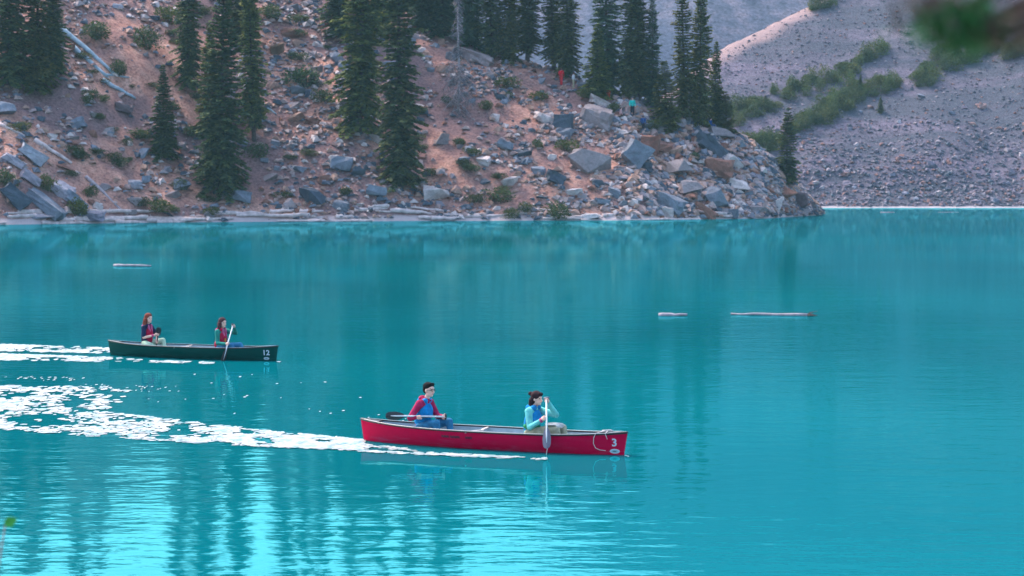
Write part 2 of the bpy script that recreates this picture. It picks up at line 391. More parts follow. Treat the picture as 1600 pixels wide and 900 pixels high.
BIG = [  # px, py (centre), width, height in px, tilt, colour, label
    (880, 188, 34, 32, 5, DARK, 'dark blue-grey rounded boulder below the hiker in red'),
    (933, 182, 50, 34, 20, GREY, 'large grey boulder with a rusty base above the tan slope'),
    (942, 161, 44, 14, 25, PALE, 'pale flat slab resting above the rusty based grey boulder'),
    (1012, 160, 56, 15, 16, BLUE, 'long flat blue-grey slab behind the hiker in the teal jacket'),
    (972, 136, 36, 16, 10, GREY, 'grey boulder under the dark spruces behind the hikers'),
    (925, 254, 72, 36, 12, GREY, 'wide grey boulder lying midway down the tan slope'),
    (993, 240, 34, 46, 38, BLUE, 'tall leaning blue-grey slab below the hiker in blue'),
    (1016, 226, 28, 34, 10, RUST, 'rust brown block beside the leaning blue-grey slab'),
    (897, 300, 30, 15, 0, (0.62, 0.56, 0.58), 'bright white rock low on the tan slope'),
    (1110, 228, 52, 24, 32, DARK, 'dark slab with overhang near the two hikers by the trees'),
    (1122, 263, 44, 32, 6, RUST, 'rust red boulder under the dark overhanging slab'),
    (1146, 252, 14, 34, -48, PALE, 'long pale leaning slab beside the rust red boulder'),
    (1128, 210, 38, 18, 18, GREY, 'light grey boulder in front of the seated hiker in blue'),
    (1062, 268, 42, 36, 14, GREY, 'grey block in the middle of the boulder pile'),
    (1046, 316, 46, 26, 26, BLUE, 'blue-grey boulder just above the water in the boulder pile'),
    (1118, 308, 42, 32, 16, BLUE, 'large blue-grey boulder with a bright top near the water'),
    (1100, 330, 38, 18, 30, RUST, 'low brown rock at the waterline of the boulder pile'),
    (1152, 290, 44, 18, 18, PALE, 'pale flat slab on the lower boulder pile'),
    (1080, 295, 34, 24, 10, GREY, 'squarish grey boulder in the lower boulder pile'),
    (1226, 303, 38, 24, 20, RUST, 'brown boulder below the lone spruce on the point'),
    (1212, 322, 44, 18, -20, PALE, 'pale pinkish slab at the foot of the rocky point'),
    (1250, 318, 26, 34, 15, (0.14, 0.10, 0.11), 'dark brown boulder at the very tip of the point'),
    (1268, 324, 14, 18, 0, (0.12, 0.09, 0.10), 'small dark rock ending the rocky point'),
    (1187, 330, 36, 16, 12, GREY, 'grey waterline rock just inside the rocky point'),
    (850, 184, 34, 20, 30, PALE, 'pale slanted slab beside the dark rounded boulder'),
    (868, 276, 34, 26, 20, DARK, 'dark split boulder beside the wide grey boulder'),
    (820, 238, 24, 18, 0, DARK, 'small dark boulder on bare soil below the tall spruces'),
    (790, 225, 30, 20, 20, BLUE, 'blue-grey boulder on the soil below the dead tree'),
    (757, 250, 24, 18, 0, PALE, 'whitish square rock below the dead tree'),
    (925, 341, 30, 10, 0, (0.6, 0.55, 0.56), 'white flat rock at the waterline below the tan slope'),
    (680, 302, 46, 30, 10, PALE, 'pinkish white boulder near the shore by the tall spruce'),
    (688, 270, 22, 18, 10, GREY, 'grey rock above the pinkish white boulder'),
    (722, 248, 26, 16, 8, BLUE, 'blue-grey rock right of the tall spruce foot'),
    (487, 306, 48, 30, 14, DARK, 'dark blue-grey boulder pair near the shore below the rubble'),
    (466, 262, 28, 14, 16, BLUE, 'low blue-grey rock on the soil left of the rubble'),
    (532, 252, 42, 30, 10, BLUE, 'blocky blue-grey boulder amid the rubble chute'),
    (586, 296, 38, 24, 12, BLUE, 'blue-grey boulder at the foot of the rubble chute'),
    (560, 268, 26, 20, 10, DARK, 'dark boulder beside the lower tall spruce'),
    (210, 287, 26, 18, 6, (0.30, 0.31, 0.37), 'smooth oval grey boulder near the left shore'),
    (226, 279, 16, 18, 0, BLUE, 'small upright grey rock beside the oval boulder'),
    (284, 289, 30, 24, 10, BLUE, 'rounded blue-grey boulder left of the bushy spruce'),
    (376, 305, 36, 22, 12, BLUE, 'blue-grey boulder at the foot of the bushy spruce'),
    (192, 168, 34, 18, 10, (0.12, 0.09, 0.10), 'dark brown rock under the fallen trunks'),
    (456, 50, 44, 18, 6, RUST, 'long rust brown rock high on the slope'),
    (432, 76, 26, 24, 0, (0.20, 0.12, 0.08), 'rusty orange boulder beside the narrow spruce'),
    (505, 70, 34, 18, 12, PALE, 'pale rock left of the big spruce'),
    (10, 170, 34, 26, 20, BLUE, 'smooth blue-grey slab at the edge under the left spruces'),
    (50, 240, 48, 26, 36, (0.30, 0.32, 0.38), 'tilted light blue slab beside the long white log'),
    (104, 264, 36, 12, 18, RUST, 'flat rust brown slab under the long white log'),
    (98, 296, 44, 24, 30, (0.36, 0.35, 0.42), 'pale tilted slab among the left shore slabs'),
    (72, 318, 78, 24, 36, BLUE, 'long blue slab sloping down to the left shore'),
    (22, 305, 50, 34, 46, DARK, 'dark jagged slab at the left shore'),
    (140, 336, 52, 18, 6, (0.20, 0.20, 0.26), 'low dark rock at the waterline by the left slabs'),
    (152, 322, 18, 14, 30, PALE, 'small white rock beside the left waterline log'),
    (80, 212, 20, 10, 10, PALE, 'small whitish slab above the long white log'),
    (46, 276, 40, 20, 34, (0.27, 0.24, 0.29), 'purple-grey slab between the tilted light blue slab and the shore'),
    (118, 312, 46, 22, 38, (0.24, 0.28, 0.36), 'blue slab leaning beside the pale tilted slab at the left shore'),
    (60, 340, 60, 12, 8, (0.25, 0.25, 0.31), 'flat dark slab at the left waterline under the long blue slab'),
    (20, 250, 44, 16, 30, (0.33, 0.31, 0.37), 'grey slab at the left edge above the dark jagged slab'),
    (165, 292, 22, 14, 20, (0.30, 0.24, 0.26), 'small purple rock above the sloping log'),
    (650, 56, 36, 14, 14, GREY, 'flat grey rock under the crowded spruces'),
    (748, 88, 62, 22, 18, GREY, 'long grey rock ledge below the crowded dark spruces'),
    (842, 92, 14, 8, 0, (0.75, 0.78, 0.80), 'small bright white rock under the spruces on the crest'),  # rock mesh for an unidentified pale spot
]
taken = []
for (px, py, w, h, tl, c, lab) in BIG:
    p = hit(px, min(py + h * 0.42, 343))
    if p is None: continue
    s = p.y / F
    kb = 1.18 if px > 900 else 1.0
    put_rock(p, w * s * kb, h * s * 0.9 * kb, c, lab, tilt=tl, sink=0.12, dep=min(w, h * 1.6) * s * .9, k=(16 + rr.randrange(6) if abs(tl) >= 24 else rr.randrange(22)))
    taken.append((px, py, w))
ZONES = [(0, 140, 'on the left slope below the shaded spruces'), (140, 400, 'scattered on the slope around the small spruce'),
         (400, 620, 'in the rubble chute beside the big spruce'), (620, 800, 'on the soil below the dead grey tree'),
         (800, 1000, 'on the tan slope below the hikers'), (1000, 1290, 'in the boulder pile at the point')]
def zone(px):
    for a, b_, n in ZONES:
        if px < b_: return n
    return ZONES[-1][2]
CN = [('grey', GREY), ('blue-grey', BLUE), ('dark', DARK), ('pale', PALE), ('rust brown', RUST), ('tan', TAN)]
def crest_py(px): return float(np.interp(px, [0, 640, 700, 760, 830, 900, 1000, 1130, 1200, 1250, 1275], [0, 0, 45, 75, 95, 115, 170, 205, 250, 300, 330]))
import re
def short(lab): return re.split(r' (?:below|above|beside|resting|behind|under|lying|near|low|in|on|at|just|amid|right|left|with|ending|among|sloping|high|between|leaning|midway|by|reaching|growing|standing|half|rising|touching|touches)\b', lab)[0]
LM = [(257, 170, 'lone small conical spruce'), (344, 240, 'large bushy spruce'), (397, 120, 'very narrow tall spruce'), (561, 130, 'biggest broad spruce'), (626, 220, 'tall slender spruce nearest the shore'),
      (716, 110, 'dead grey spruce'), (933, 95, 'light green conical spruce'), (1041, 150, 'short bushy spruce'), (1228, 230, 'lone thin spruce on the point'), (988, 168, 'hiker in the teal jacket'), (877, 122, 'hiker in red'), (1094, 186, 'hiker in black'), (140, 85, 'pale blue fallen trunks'), (83, 240, 'long white weathered log')]
_sn = [short(b_[6]) for b_ in BIG]
LM += [(b_[0], b_[1], n_) for b_, n_ in zip(BIG, _sn) if _sn.count(n_) == 1]
USED = set()
def near_label(px, py, what, fallback):
    for lx, ly, nm in sorted(LM, key=lambda q: (q[0] - px) ** 2 + (q[1] - py) ** 2)[:6]:
        dx, dy = px - lx, py - ly; d = math.hypot(dx, dy)
        if d > 75: break
        w_ = ('right of' if dx > 0 else 'left of') if abs(dx) > abs(dy) else ('below' if dy > 0 else 'above')
        lab = f'{what} {"just " if d < 32 else ""}{w_} the {nm}'
        if lab not in USED and len(lab.split()) <= 16: USED.add(lab); return lab, True
    return fallback, False
cnt = 0
while cnt < 245:
    px = rr.uniform(0, 1262)
    if rr.random() < 0.35: px = rr.uniform(930, 1262)
    elif rr.random() < 0.3: px = rr.uniform(420, 620)
    py = rr.uniform(crest_py(px) + 6, 338)
    if any(abs(px - a) < (w * 0.5 + 6) and abs(py - b_) < 14 for a, b_, w in taken): continue
    p = hit(px, py)
    if p is None: continue
    w = rr.uniform(10, 19) if rr.random() < (0.7 if px < 930 else .45) else rr.uniform(18, 32)
    nm, c = CN[rr.choices(range(6), [5, 6, 3, 2.5, 1.5, 2])[0]]
    s = p.y / F; h = w * rr.uniform(0.4, 0.85)
    lab_, uq = near_label(px, py, f'{"small" if w < 15 else "mid-sized"} angular {nm} rock', f'angular {nm} rock {zone(px)}')
    put_rock(p, w * s, h * s, c, lab_, f'rocks {zone(px)}' if uq else f'{nm} rocks {zone(px)}', name='rock', cat='rock')
    taken.append((px, py, w)); cnt += 1

def pebbles(name, pts, sizes, mat, seed):
    rnd = np.random.default_rng(seed)
    base = np.array([(1, 0, -.2), (-.5, .87, -.25), (-.5, -.87, -.25), (.35, .3, .55), (-.45, .1, .6), (.05, -.5, .5)]) * 0.5
    fc = [(0, 1, 3), (1, 4, 3), (1, 2, 4), (2, 5, 4), (2, 0, 5), (0, 3, 5), (3, 4, 5)]
    V = []; Fc = []
    for p, s in zip(pts, sizes):
        b_ = base * (1 + rnd.uniform(-.28, .28, base.shape)) * np.array([s, s, s * rnd.uniform(.5, 1.0)])
        a = rnd.uniform(0, 6.28); ca, sa = math.cos(a), math.sin(a); ta = rnd.uniform(-.4, .4)
        x, y, z = b_[:, 0], b_[:, 1], b_[:, 2]
        x, z = x * math.cos(ta) - z * math.sin(ta), x * math.sin(ta) + z * math.cos(ta)
        n = len(V)
        V.extend(np.stack([x * ca - y * sa + p[0], x * sa + y * ca + p[1], z + p[2] + s * 0.08], 1))
        Fc.extend([(i + n, j + n, k + n) for i, j, k in fc])
    o = link(name, mesh_np(name, V, Fc), mat)
    return o
pts, szs = [], []
while len(pts) < 21000:
    x = rr.uniform(-68, 42); hc = float(np.interp(x, HX, HH)); y = shoreY(x) + rr.uniform(0, 1) * (min(hc, 34) / 0.56)
    px = CX + x / y * F
    dens = 0.10 + 0.9 * (noise.noise((x * 0.16, y * 0.12, 5)) + .5 * noise.noise((x * 0.5, y * 0.4, 5)) > 0.08)
    if 410 < px < 590: dens = max(dens, .75)
    if px > 960: dens = max(dens, .5)
    if rr.random() > dens: continue
    z = hill_h(x, y)
    if z < 0.15: continue
    pts.append((x, y, z)); szs.append(0.16 + 1.35 * rr.random() ** 2.8 if px < 960 else 0.22 + 1.75 * rr.random() ** 2.2)
tag(pebbles('rubble', pts, szs, M['rubble'], 3), 'loose broken stones strewn over the whole hillside', 'rubble', kind='stuff')
pts, szs = [], []
while len(pts) < 15000:
    y = 389 + 105 * rr.random() ** 1.25; x = rr.uniform(30, 0.235 * y + 6)
    z = talus_h(x, y)
    if z < 0.25 or 0.52 * (y - 389) > np.interp(x, TX, TH): continue
    pts.append((x, y, z)); szs.append((0.14 + 0.75 * rr.random() ** 3.5) * (1.0 + (0.4 if z < 9 else 0)))
for _ in range(2600):
    x = rr.uniform(42, 100); y = 391 + 26 * rr.random() ** 1.3; z = talus_h(x, y)
    if z > .3 and noise.noise((x * .09, y * .2, 2)) > -.25 + .3 * (x < 60): pts.append((x, y, z)); szs.append(0.35 + 1.1 * rr.random() ** 2.5)
tag(pebbles('scree', pts, szs, M['scree'], 4), 'loose purple-grey scree covering the far slope', 'scree', kind='stuff')
for i in range(46):
    px, py = rr.uniform(1275, 1600), rr.uniform(150, 318) if i % 3 else rr.uniform(270, 318)
    p = hit_t(px, py)
    if p is None: continue
    w = rr.uniform(7, 16); s = p.y / F
    nm, c = rr.choice([('blue-grey', (0.21, 0.22, 0.29)), ('pale', (0.48, 0.44, 0.48)), ('reddish', (0.34, 0.21, 0.20)), ('purple-grey', (0.24, 0.21, 0.27))])
    put_rock(p, w * s, w * s * rr.uniform(0.45, 0.8), c, f'{nm} rock lying on the far scree slope', f'{nm} rocks on the far scree', name='rock', cat='rock')

# ------------------------------------------------------------------ spruces
def spruce(seed, H, Rm, shape=0.8, levels=60, base=0.05, dens=1.0, gap=0.0):
    rnd = random.Random(seed); Q = []; limbs = MB()
    lean = rnd.uniform(-.012, .012)
    for li in range(levels):
        t = base + (0.985 - base) * (li / (levels - 1)) ** 0.93
        z = t * H; u = 1 - t
        Lm = Rm * (u ** shape) * (1.0 if t > 0.18 else 0.75 + 1.4 * t) + 0.12 * H / 20
        if gap and rnd.random() < gap: continue
        nb = rnd.randint(7, 9) if t < 0.85 else 6
        a0 = rnd.uniform(0, 6.28); lev_scale = rnd.uniform(0.8, 1.1) * (0.95 + 0.09 * math.sin(li * 1.55 + seed))
        for k in range(nb):
            az = a0 + 6.283 * k / nb + rnd.uniform(-.3, .3)
            L = Lm * lev_scale * rnd.uniform(0.62, 1.3) * (1 + .38 * noise.noise((math.cos(az) * 1.3, math.sin(az) * 1.3, z * 7.0 / H + seed * 5)))
            pitch = -0.42 + 0.95 * t + rnd.uniform(-.12, .12); dr = 0.30 * (1 - t) + 0.05
            ca, sa = math.cos(az), math.sin(az)
            def pt(s):
                rad = L * s * math.cos(pitch)
                return Vector((ca * rad + lean * z, sa * rad, z + L * (s * math.sin(pitch) - dr * s * s + 0.12 * s ** 4)))
            if L > 0.5: limbs.tube([pt(0), pt(.5), pt(.9)], [0.035 + .012 * L, .025, .01], 3, False)
            ns = max(3, int(L / 0.115 * dens))
            for j in range(ns):
                s = 0.12 + 0.88 * (j + rnd.random()) / ns
                p = pt(min(s, 1.0)); s2 = (1 - 0.55 * s)
                for side in (-1, 1, 0):
                    l = (0.20 + 0.24 * L * s2 * (0.6 if side == 0 else 1)) * rnd.uniform(.7, 1.2); l = min(l, 0.85)
                    aa = az + side * rnd.uniform(.55, 1.15)
                    d = Vector((math.cos(aa), math.sin(aa), rnd.uniform(-.65, -.05) + 0.35 * t))
                    wv = Vector((-math.sin(aa), math.cos(aa), rnd.uniform(-.7, .7))).normalized() * (0.09 + 0.10 * rnd.random())
                    e = p + d * l; mid = p + d * l * .45
                    Q.append((p, mid + wv, e, mid - wv))
    for _ in range(10):   # leader tuft
        aa = rnd.uniform(0, 6.28); z = H * rnd.uniform(.965, 1.0)
        d = Vector((math.cos(aa) * .2, math.sin(aa) * .2, .25)); p = Vector((lean * z, 0, z - .1)); wv = Vector((-math.sin(aa), math.cos(aa), 0)) * .06
        Q.append((p, p + d * .5 + wv, p + d, p + d * .5 - wv))
    crown = quads_mesh('crown', [[tuple(v) for v in q] for q in Q]); crown.materials.append(M['needles'])
    limbs.tube([(0, 0, -H * 0.05), (lean * H * .1, 0, H * .1), (lean * H * .5, 0, H * .5), (lean * H, 0, H * .99)], [H * .014, H * .012, H * .007, 0.015], 8)
    trunk = limbs.mesh('trunk', True); trunk.materials.append(M['bark'])
    return crown, trunk, H, Rm
SPR = [spruce(1, 20, 2.3, 0.72, 64), spruce(2, 20, 2.0, 0.62, 64), spruce(3, 20, 2.7, 0.85, 62), spruce(4, 20, 1.6, 0.55, 66, 0.10),
       spruce(5, 20, 2.1, 0.70, 56, 0.08, 0.9, 0.08), spruce(6, 9, 1.7, 0.85, 36, 0.06, 1.5), spruce(7, 9, 1.45, 0.78, 34, 0.05, 1.5), spruce(8, 9, 1.25, 0.6, 30, 0.08, 1.5, 0.1)]
tr = random.Random(11)
def put_spruce(p, H, Rw, v, label, group=None, color=(1, 1, 1), name='spruce_tree', parts=True):
    crown, trunk, H0, R0 = SPR[v]
    e = empty(name, p, tr.uniform(0, 6.28)); sz = H / H0; sx = Rw / R0
    e.scale = (sx * tr.uniform(.9, 1.12), sx * tr.uniform(.9, 1.12), sz); e.location.z -= 0.25
    e.rotation_euler = (tr.uniform(-.035, .035), tr.uniform(-.035, .035), e.rotation_euler.z)
    q_ = tr.uniform(.78, 1.25); w_ = tr.uniform(.9, 1.15)
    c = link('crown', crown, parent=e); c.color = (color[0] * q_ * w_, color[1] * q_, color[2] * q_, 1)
    link('trunk', trunk, parent=e)
    tag(e, label, 'tree', group); return e
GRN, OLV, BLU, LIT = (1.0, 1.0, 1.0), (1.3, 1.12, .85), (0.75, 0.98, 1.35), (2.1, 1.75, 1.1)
TREES = [  # px, base py, top py, half width px, variant, colour, label
    (16, 132, -190, 40, 0, GRN, 'dark wide spruce at the upper left corner of the slope'),
    (58, 140, -150, 36, 2, OLV, 'broad spruce just left of the fallen pale trunks'),
    (88, 118, -110, 22, 1, GRN, 'slim shaded spruce touching the tops of the fallen trunks'),
    (257, 246, 98, 27, 5, GRN, 'small conical spruce standing alone on the left slope'),
    (294, 136, -130, 26, 0, GRN, 'tall spruce behind the bushy one, right of the lone small spruce'),
    (344, 302, -60, 44, 2, GRN, 'large bushy spruce with a wide skirt reaching low on the slope'),
    (330, 215, 40, 26, 6, OLV, 'shorter spruce growing against the large bushy spruce'),
    (397, 220, -90, 24, 3, OLV, 'very narrow tall spruce right of the bushy spruce'),
    (378, 70, -160, 28, 1, GRN, 'spruce on the upper slope above the narrow tall one'),
    (561, 208, -200, 48, 0, OLV, 'biggest broad spruce in the middle of the slope'),
    (530, 60, -150, 30, 1, GRN, 'spruce half hidden behind the biggest broad spruce'),
    (626, 296, -160, 42, 1, GRN, 'tall slender spruce reaching down closest to the shore'),
    (598, 60, -200, 32, 4, GRN, 'spruce rising between the two tallest foreground spruces'),
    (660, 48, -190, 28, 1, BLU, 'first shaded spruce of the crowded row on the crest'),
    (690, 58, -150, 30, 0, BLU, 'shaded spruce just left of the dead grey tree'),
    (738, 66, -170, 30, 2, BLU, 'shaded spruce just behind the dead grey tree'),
    (770, 92, -130, 26, 4, GRN, 'spruce standing over the long grey rock ledge'),
    (797, 96, -120, 24, 0, OLV, 'olive green spruce in the crowded row on the crest'),
    (824, 100, -140, 24, 3, GRN, 'narrow spruce at the end of the crowded row'),
    (866, 106, -90, 20, 3, OLV, 'slim spruce left of the hiker in red'),
    (888, 112, -110, 27, 1, OLV, 'full spruce rising behind the hiker in red'),
    (933, 152, 34, 27, 5, LIT, 'light green conical spruce between the hikers in white and teal'),
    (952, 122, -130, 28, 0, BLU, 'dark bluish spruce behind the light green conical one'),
    (982, 140, -90, 24, 4, GRN, 'left of two dark spruces behind the teal jacketed hiker'),
    (1000, 142, -60, 22, 3, GRN, 'right of two dark spruces behind the teal jacketed hiker'),
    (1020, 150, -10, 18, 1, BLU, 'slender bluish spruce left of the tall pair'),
    (1041, 202, 92, 28, 6, OLV, 'short bushy spruce in front of the tall pair'),
    (1070, 190, -70, 22, 4, OLV, 'left one of the tall spruce pair above the point'),
    (1094, 196, -50, 24, 0, OLV, 'right one of the tall spruce pair above the point'),
    (1116, 200, 62, 22, 5, OLV, 'middle sized spruce leaning on the tall pair'),
    (1136, 210, 140, 18, 7, OLV, 'lowest little spruce at the end of the tree row'),
    (1228, 288, 166, 19, 7, GRN, 'lone thin spruce on the tip of the rocky point'),
]
TREE_OBJ = []
for (px, by, ty, hw, v, c, lab) in TREES:
    p = hit(px, by)
    if p is None:   # base hidden behind the crest
        p = None
        for yy in range(int(by), int(by) + 60, 3):
            p = hit(px, yy)
            if p: break
    top = at_depth(px, ty, p.y)
    TREE_OBJ.append(put_spruce(p, top.z - p.z, hw * p.y / F, v, lab, color=c))
# trees higher up the hill, seen only in the lake
UP = [(-30, -60, -360), (40, -40, -330), (110, -70, -345), (145, -20, -250), (275, -60, -370), (320, -80, -395), (365, -40, -350), (435, -60, -300), (470, -40, -335), (505, -50, -290),
      (548, -40, -360), (582, -30, -300), (640, 10, -330), (682, 20, -390), (705, 30, -260)]
for (px, by, ty) in UP:
    d = ray(px, by); Y = 268 + 62 + tr.uniform(-6, 6); X = d.x / d.y * Y
    p = Vector((X, Y, hill_h(X, Y))); top = at_depth(px, ty, Y)
    put_spruce(p, max(9, top.z - p.z), tr.uniform(1.9, 2.6), tr.choice([0, 1, 2, 4]), 'tall spruce on the upper hill, seen mirrored in the lake', 'spruces on the upper hill')

# dead grey tree
mb = MB(); rd = random.Random(21); Q = []
H = 17.0
mb.tube([(0, 0, -.5), (.1, 0, 5), (-.05, 0, 11), (.1, 0, H)], [.19, .16, .10, .03], 8)
trunk_me = mb.mesh('trunk', True)
lm = MB()
for i in range(190):
    z = rd.uniform(.4, H * .97); az = rd.uniform(0, 6.28); L = (2.6 if z < 7.5 else 1.1) * (1 - z / H * .5) * rd.uniform(.5, 1.15)
    ca, sa = math.cos(az), math.sin(az)
    pp = [Vector((ca * L * s, sa * L * s, z - L * (.25 * s + .5 * s * s))) for s in (0, .5, 1)]
    lm.tube(pp, [.04, .025, .01], 3, False)
    for j in range(9 if z < 9 else 4):
        s = rd.uniform(.25, 1); p = Vector((ca * L * s, sa * L * s, z - L * (.25 * s + .5 * s * s)))
        d = Vector((rd.uniform(-1, 1), rd.uniform(-1, 1), rd.uniform(-1.2, 0))) * .55; w = Vector((rd.uniform(-1, 1), rd.uniform(-1, 1), rd.uniform(-1, 1))).normalized() * .045
        Q.append((p - w, p + w, p + d + w, p + d - w))
p = hit(716, 178); de = empty('dead_tree', p)
link('trunk', trunk_me, M['deadwood'], de); link('bare_limbs', lm.mesh('bare_limbs'), M['deadwood'], de)
link('twigs', quads_mesh('twigs', [[tuple(v) for v in q] for q in Q]), M['deadtwig'], de)
tag(de, 'dead grey spruce with bare drooping twigs in mid slope', 'tree')

# ------------------------------------------------------------------ shrubs
def shrub_mesh(seed, n=700, tall=0.8, spiky=False):
    rnd = random.Random(seed); Q = []
    lobes = [(rnd.uniform(-.28, .28), rnd.uniform(-.28, .28), rnd.uniform(.15, .4), rnd.uniform(.2, .34)) for _ in range(7)]
    for _ in range(n):
        lx, ly, lz, lr = rnd.choice(lobes)
        v = Vector([rnd.gauss(0, 1) for _ in range(3)]).normalized() * lr * rnd.uniform(.6, 1.05)
        if spiky: v.z *= 1.5; v.x *= 1 - max(0, v.z) ; v.y *= 1 - max(0, v.z)
        p = Vector((lx, ly, lz)) + v
        if p.z < 0: p.z = abs(p.z) * .3
        p.z *= tall / 0.7
        d = (v.normalized() + Vector((rnd.uniform(-.8, .8), rnd.uniform(-.8, .8), rnd.uniform(-.2, 1)))).normalized() * rnd.uniform(.05, .11)
        w = d.cross(Vector([rnd.gauss(0, 1) for _ in range(3)])).normalized() * rnd.uniform(.018, .035)
        Q.append((p, p + d * .5 + w, p + d, p + d * .5 - w))
    me = quads_mesh('foliage', [[tuple(v) for v in q] for q in Q]); me.materials.append(M['shrub'])
    st = MB()
    for k in range(6):
        a = rnd.uniform(0, 6.28); st.tube([(0, 0, -.12), (.12 * math.cos(a), .12 * math.sin(a), .2), (.3 * math.cos(a), .3 * math.sin(a), .45)], [.02, .014, .006], 4, False)
    sm = st.mesh('stem'); sm.materials.append(M['bark'])
    return me, sm
SHR = [shrub_mesh(40 + i, 900, 0.75) for i in range(4)] + [shrub_mesh(50 + i, 800, 1.1, True) for i in range(3)]
def put_shrub(p, w, h, v, label, group=None, color=(1, 1, 1), name='shrub'):
    e = empty(name, p, tr.uniform(0, 6.28)); e.scale = (w, w, h)
    me, sm = SHR[v]
    f = link('foliage', me, parent=e); f.color = (*color, 1); link('stem', sm, parent=e)
    tag(e, label, 'shrub', group); return e
SH = [(866, 330, 42, 30, GRN, 'rounded green shrub at the waterline below the white rock'),
      (823, 325, 24, 20, GRN, 'small dark shrub at the shore left of the waterline shrub'),
      (772, 306, 44, 26, GRN, 'wide dark green shrub low on the slope under the dead tree'),
      (797, 334, 26, 18, OLV, 'low olive shrub touching the shore logs'),
      (883, 228, 36, 22, OLV, 'green shrub tucked beside the pale slanted slab'),
      (838, 225, 18, 18, GRN, 'little shrub on the tan slope below the dark boulder'),
      (478, 122, 60, 40, (0.8, 1, 1.1), 'big dark shrub left of the biggest spruce'),
      (250, 322, 44, 24, OLV, 'olive shrub on the shore near the oval boulder'),
      (332, 330, 30, 16, OLV, 'low olive shrub on the shore below the bushy spruce'),
      (272, 328, 20, 14, GRN, 'little shrub right of the olive shore shrub'),
      (118, 325, 36, 34, OLV, 'olive shrub among the left shore slabs'),
      (75, 288, 30, 30, OLV, 'mossy green shrub above the long blue slab'),
      (10, 280, 30, 30, GRN, 'green shrub at the far left above the dark slab'),
      (30, 198, 34, 16, OLV, 'dark low shrub below the left edge slab'),
      (118, 235, 30, 18, GRN, 'green shrub right of the long white log'),
      (142, 300, 24, 22, GRN, 'shrub beside the sloping log at the left shore'),
      (136, 156, 18, 18, GRN, 'small round shrub under the fallen trunks'),
      (150, 50, 50, 30, GRN, 'dark green shrub above the fallen trunks'),
      (185, 108, 30, 26, GRN, 'shrub right of the fallen trunks'),
      (232, 62, 40, 40, GRN, 'upright dark shrub high above the small spruce'),
      (262, 25, 46, 34, OLV, 'shrub near the top edge above the small spruce'),
      (215, 210, 40, 20, GRN, 'dark low shrub left of the small conical spruce'),
      (298, 205, 26, 22, GRN, 'shrub between the small spruce and the bushy spruce'),
      (400, 236, 36, 26, GRN, 'green shrub at the foot of the narrow spruce'),
      (440, 305, 26, 12, OLV, 'low olive shrub left of the dark boulder pair'),
      (505, 150, 30, 24, GRN, 'shrub at the left foot of the biggest spruce'),
      (735, 262, 28, 14, GRN, 'low shrub right of the tall slender spruce'),
      (790, 130, 40, 22, OLV, 'low olive shrub beside the rock ledge'),
      (760, 165, 24, 16, GRN, 'shrub right of the dead tree foot'),
      (846, 150, 34, 18, OLV, 'low shrub left of the hiker in red'),
      (918, 146, 30, 18, OLV, 'low shrub by the hiker in white'),
      (962, 168, 24, 18, OLV, 'grassy shrub by the hiker in orange'),
      (1015, 195, 30, 18, OLV, 'low shrub below the long flat slab'),
      (1085, 245, 20, 14, GRN, 'tiny shrub inside the boulder pile'),
      (742, 310, 26, 16, (.9, .8, .9), 'brownish shrub by the wide dark green shrub'),
      (350, 240, 50, 30, GRN, 'dense shrub hugging the skirt of the bushy spruce'),
      (420, 20, 40, 24, GRN, 'shrub above the rusty boulder near the top edge'),
      (470, 30, 36, 20, GRN, 'low shrub above the long rust brown rock')]
for (px, py, w, h, c, lab) in SH:
    p = hit(px, min(341, py + h * 0.35))
    if p is None: continue
    s = p.y / F; put_shrub(p, w * s * 1.15, h * s * 1.25, tr.randrange(4), lab, color=c)
na = 0
while na < 75:
    px, py = tr.uniform(95, 800), tr.uniform(5, 325)
    if py < crest_py(px) + 8: continue
    p = hit(px, py)
    if p is None or noise.noise((p.x * .12, p.y * .12, 31)) < -.05: continue
    w = tr.uniform(14, 34) * p.y / F
    put_shrub(p, w, w * tr.uniform(.4, .75), tr.randrange(4), near_label(px, py, 'low dark scrubby shrub', f'low dark shrub {zone(px)}')[0], f'low shrubs {zone(px)}', color=tr.choice([GRN, (.75, .85, .9), (.9, .8, .85)])); na += 1
BANDS = [([(1135, 188), (1200, 165), (1300, 122), (1384, 80)], [26, 30, 26, 10], 62, 'upper green band crossing the far scree'),
         ([(1236, 203), (1290, 178), (1330, 152), (1405, 132)], [14, 36, 36, 16], 74, 'lower green band crossing the far scree'),
         ([(1165, 228), (1222, 226)], [18, 26], 26, 'green patch behind the lone thin spruce'),
         ([(1430, 132), (1490, 92), (1565, 62)], [20, 50, 26], 60, 'green patch high on the far scree'),
         ([(1570, 90), (1600, 74)], [10, 24], 12, 'green patch at the right edge of the scree'),
         ([(1262, 20), (1310, 0)], [6, 10], 9, 'small green patch at the top of the scree')]
for pl, th, n, nm in BANDS:
    for i in range(n):
        t = (i + tr.random()) / n * (len(pl) - 1); k = min(int(t), len(pl) - 2); f = t - k
        px = pl[k][0] + (pl[k + 1][0] - pl[k][0]) * f + tr.uniform(-4, 4)
        py = pl[k][1] + (pl[k + 1][1] - pl[k][1]) * f + tr.uniform(-.5, .5) * (th[k] + (th[k + 1] - th[k]) * f)
        p = hit_t(px, py)
        if p is None: continue
        w = tr.uniform(16, 30) * p.y / F
        put_shrub(p, w, w * tr.uniform(.6, 1.0), tr.choice([0, 1, 2, 3, 4, 5, 6]), f'stunted shrub in the {nm}', f'shrubs of the {nm}', color=tr.choice([GRN, OLV, (1.15, 1.2, .9)]))

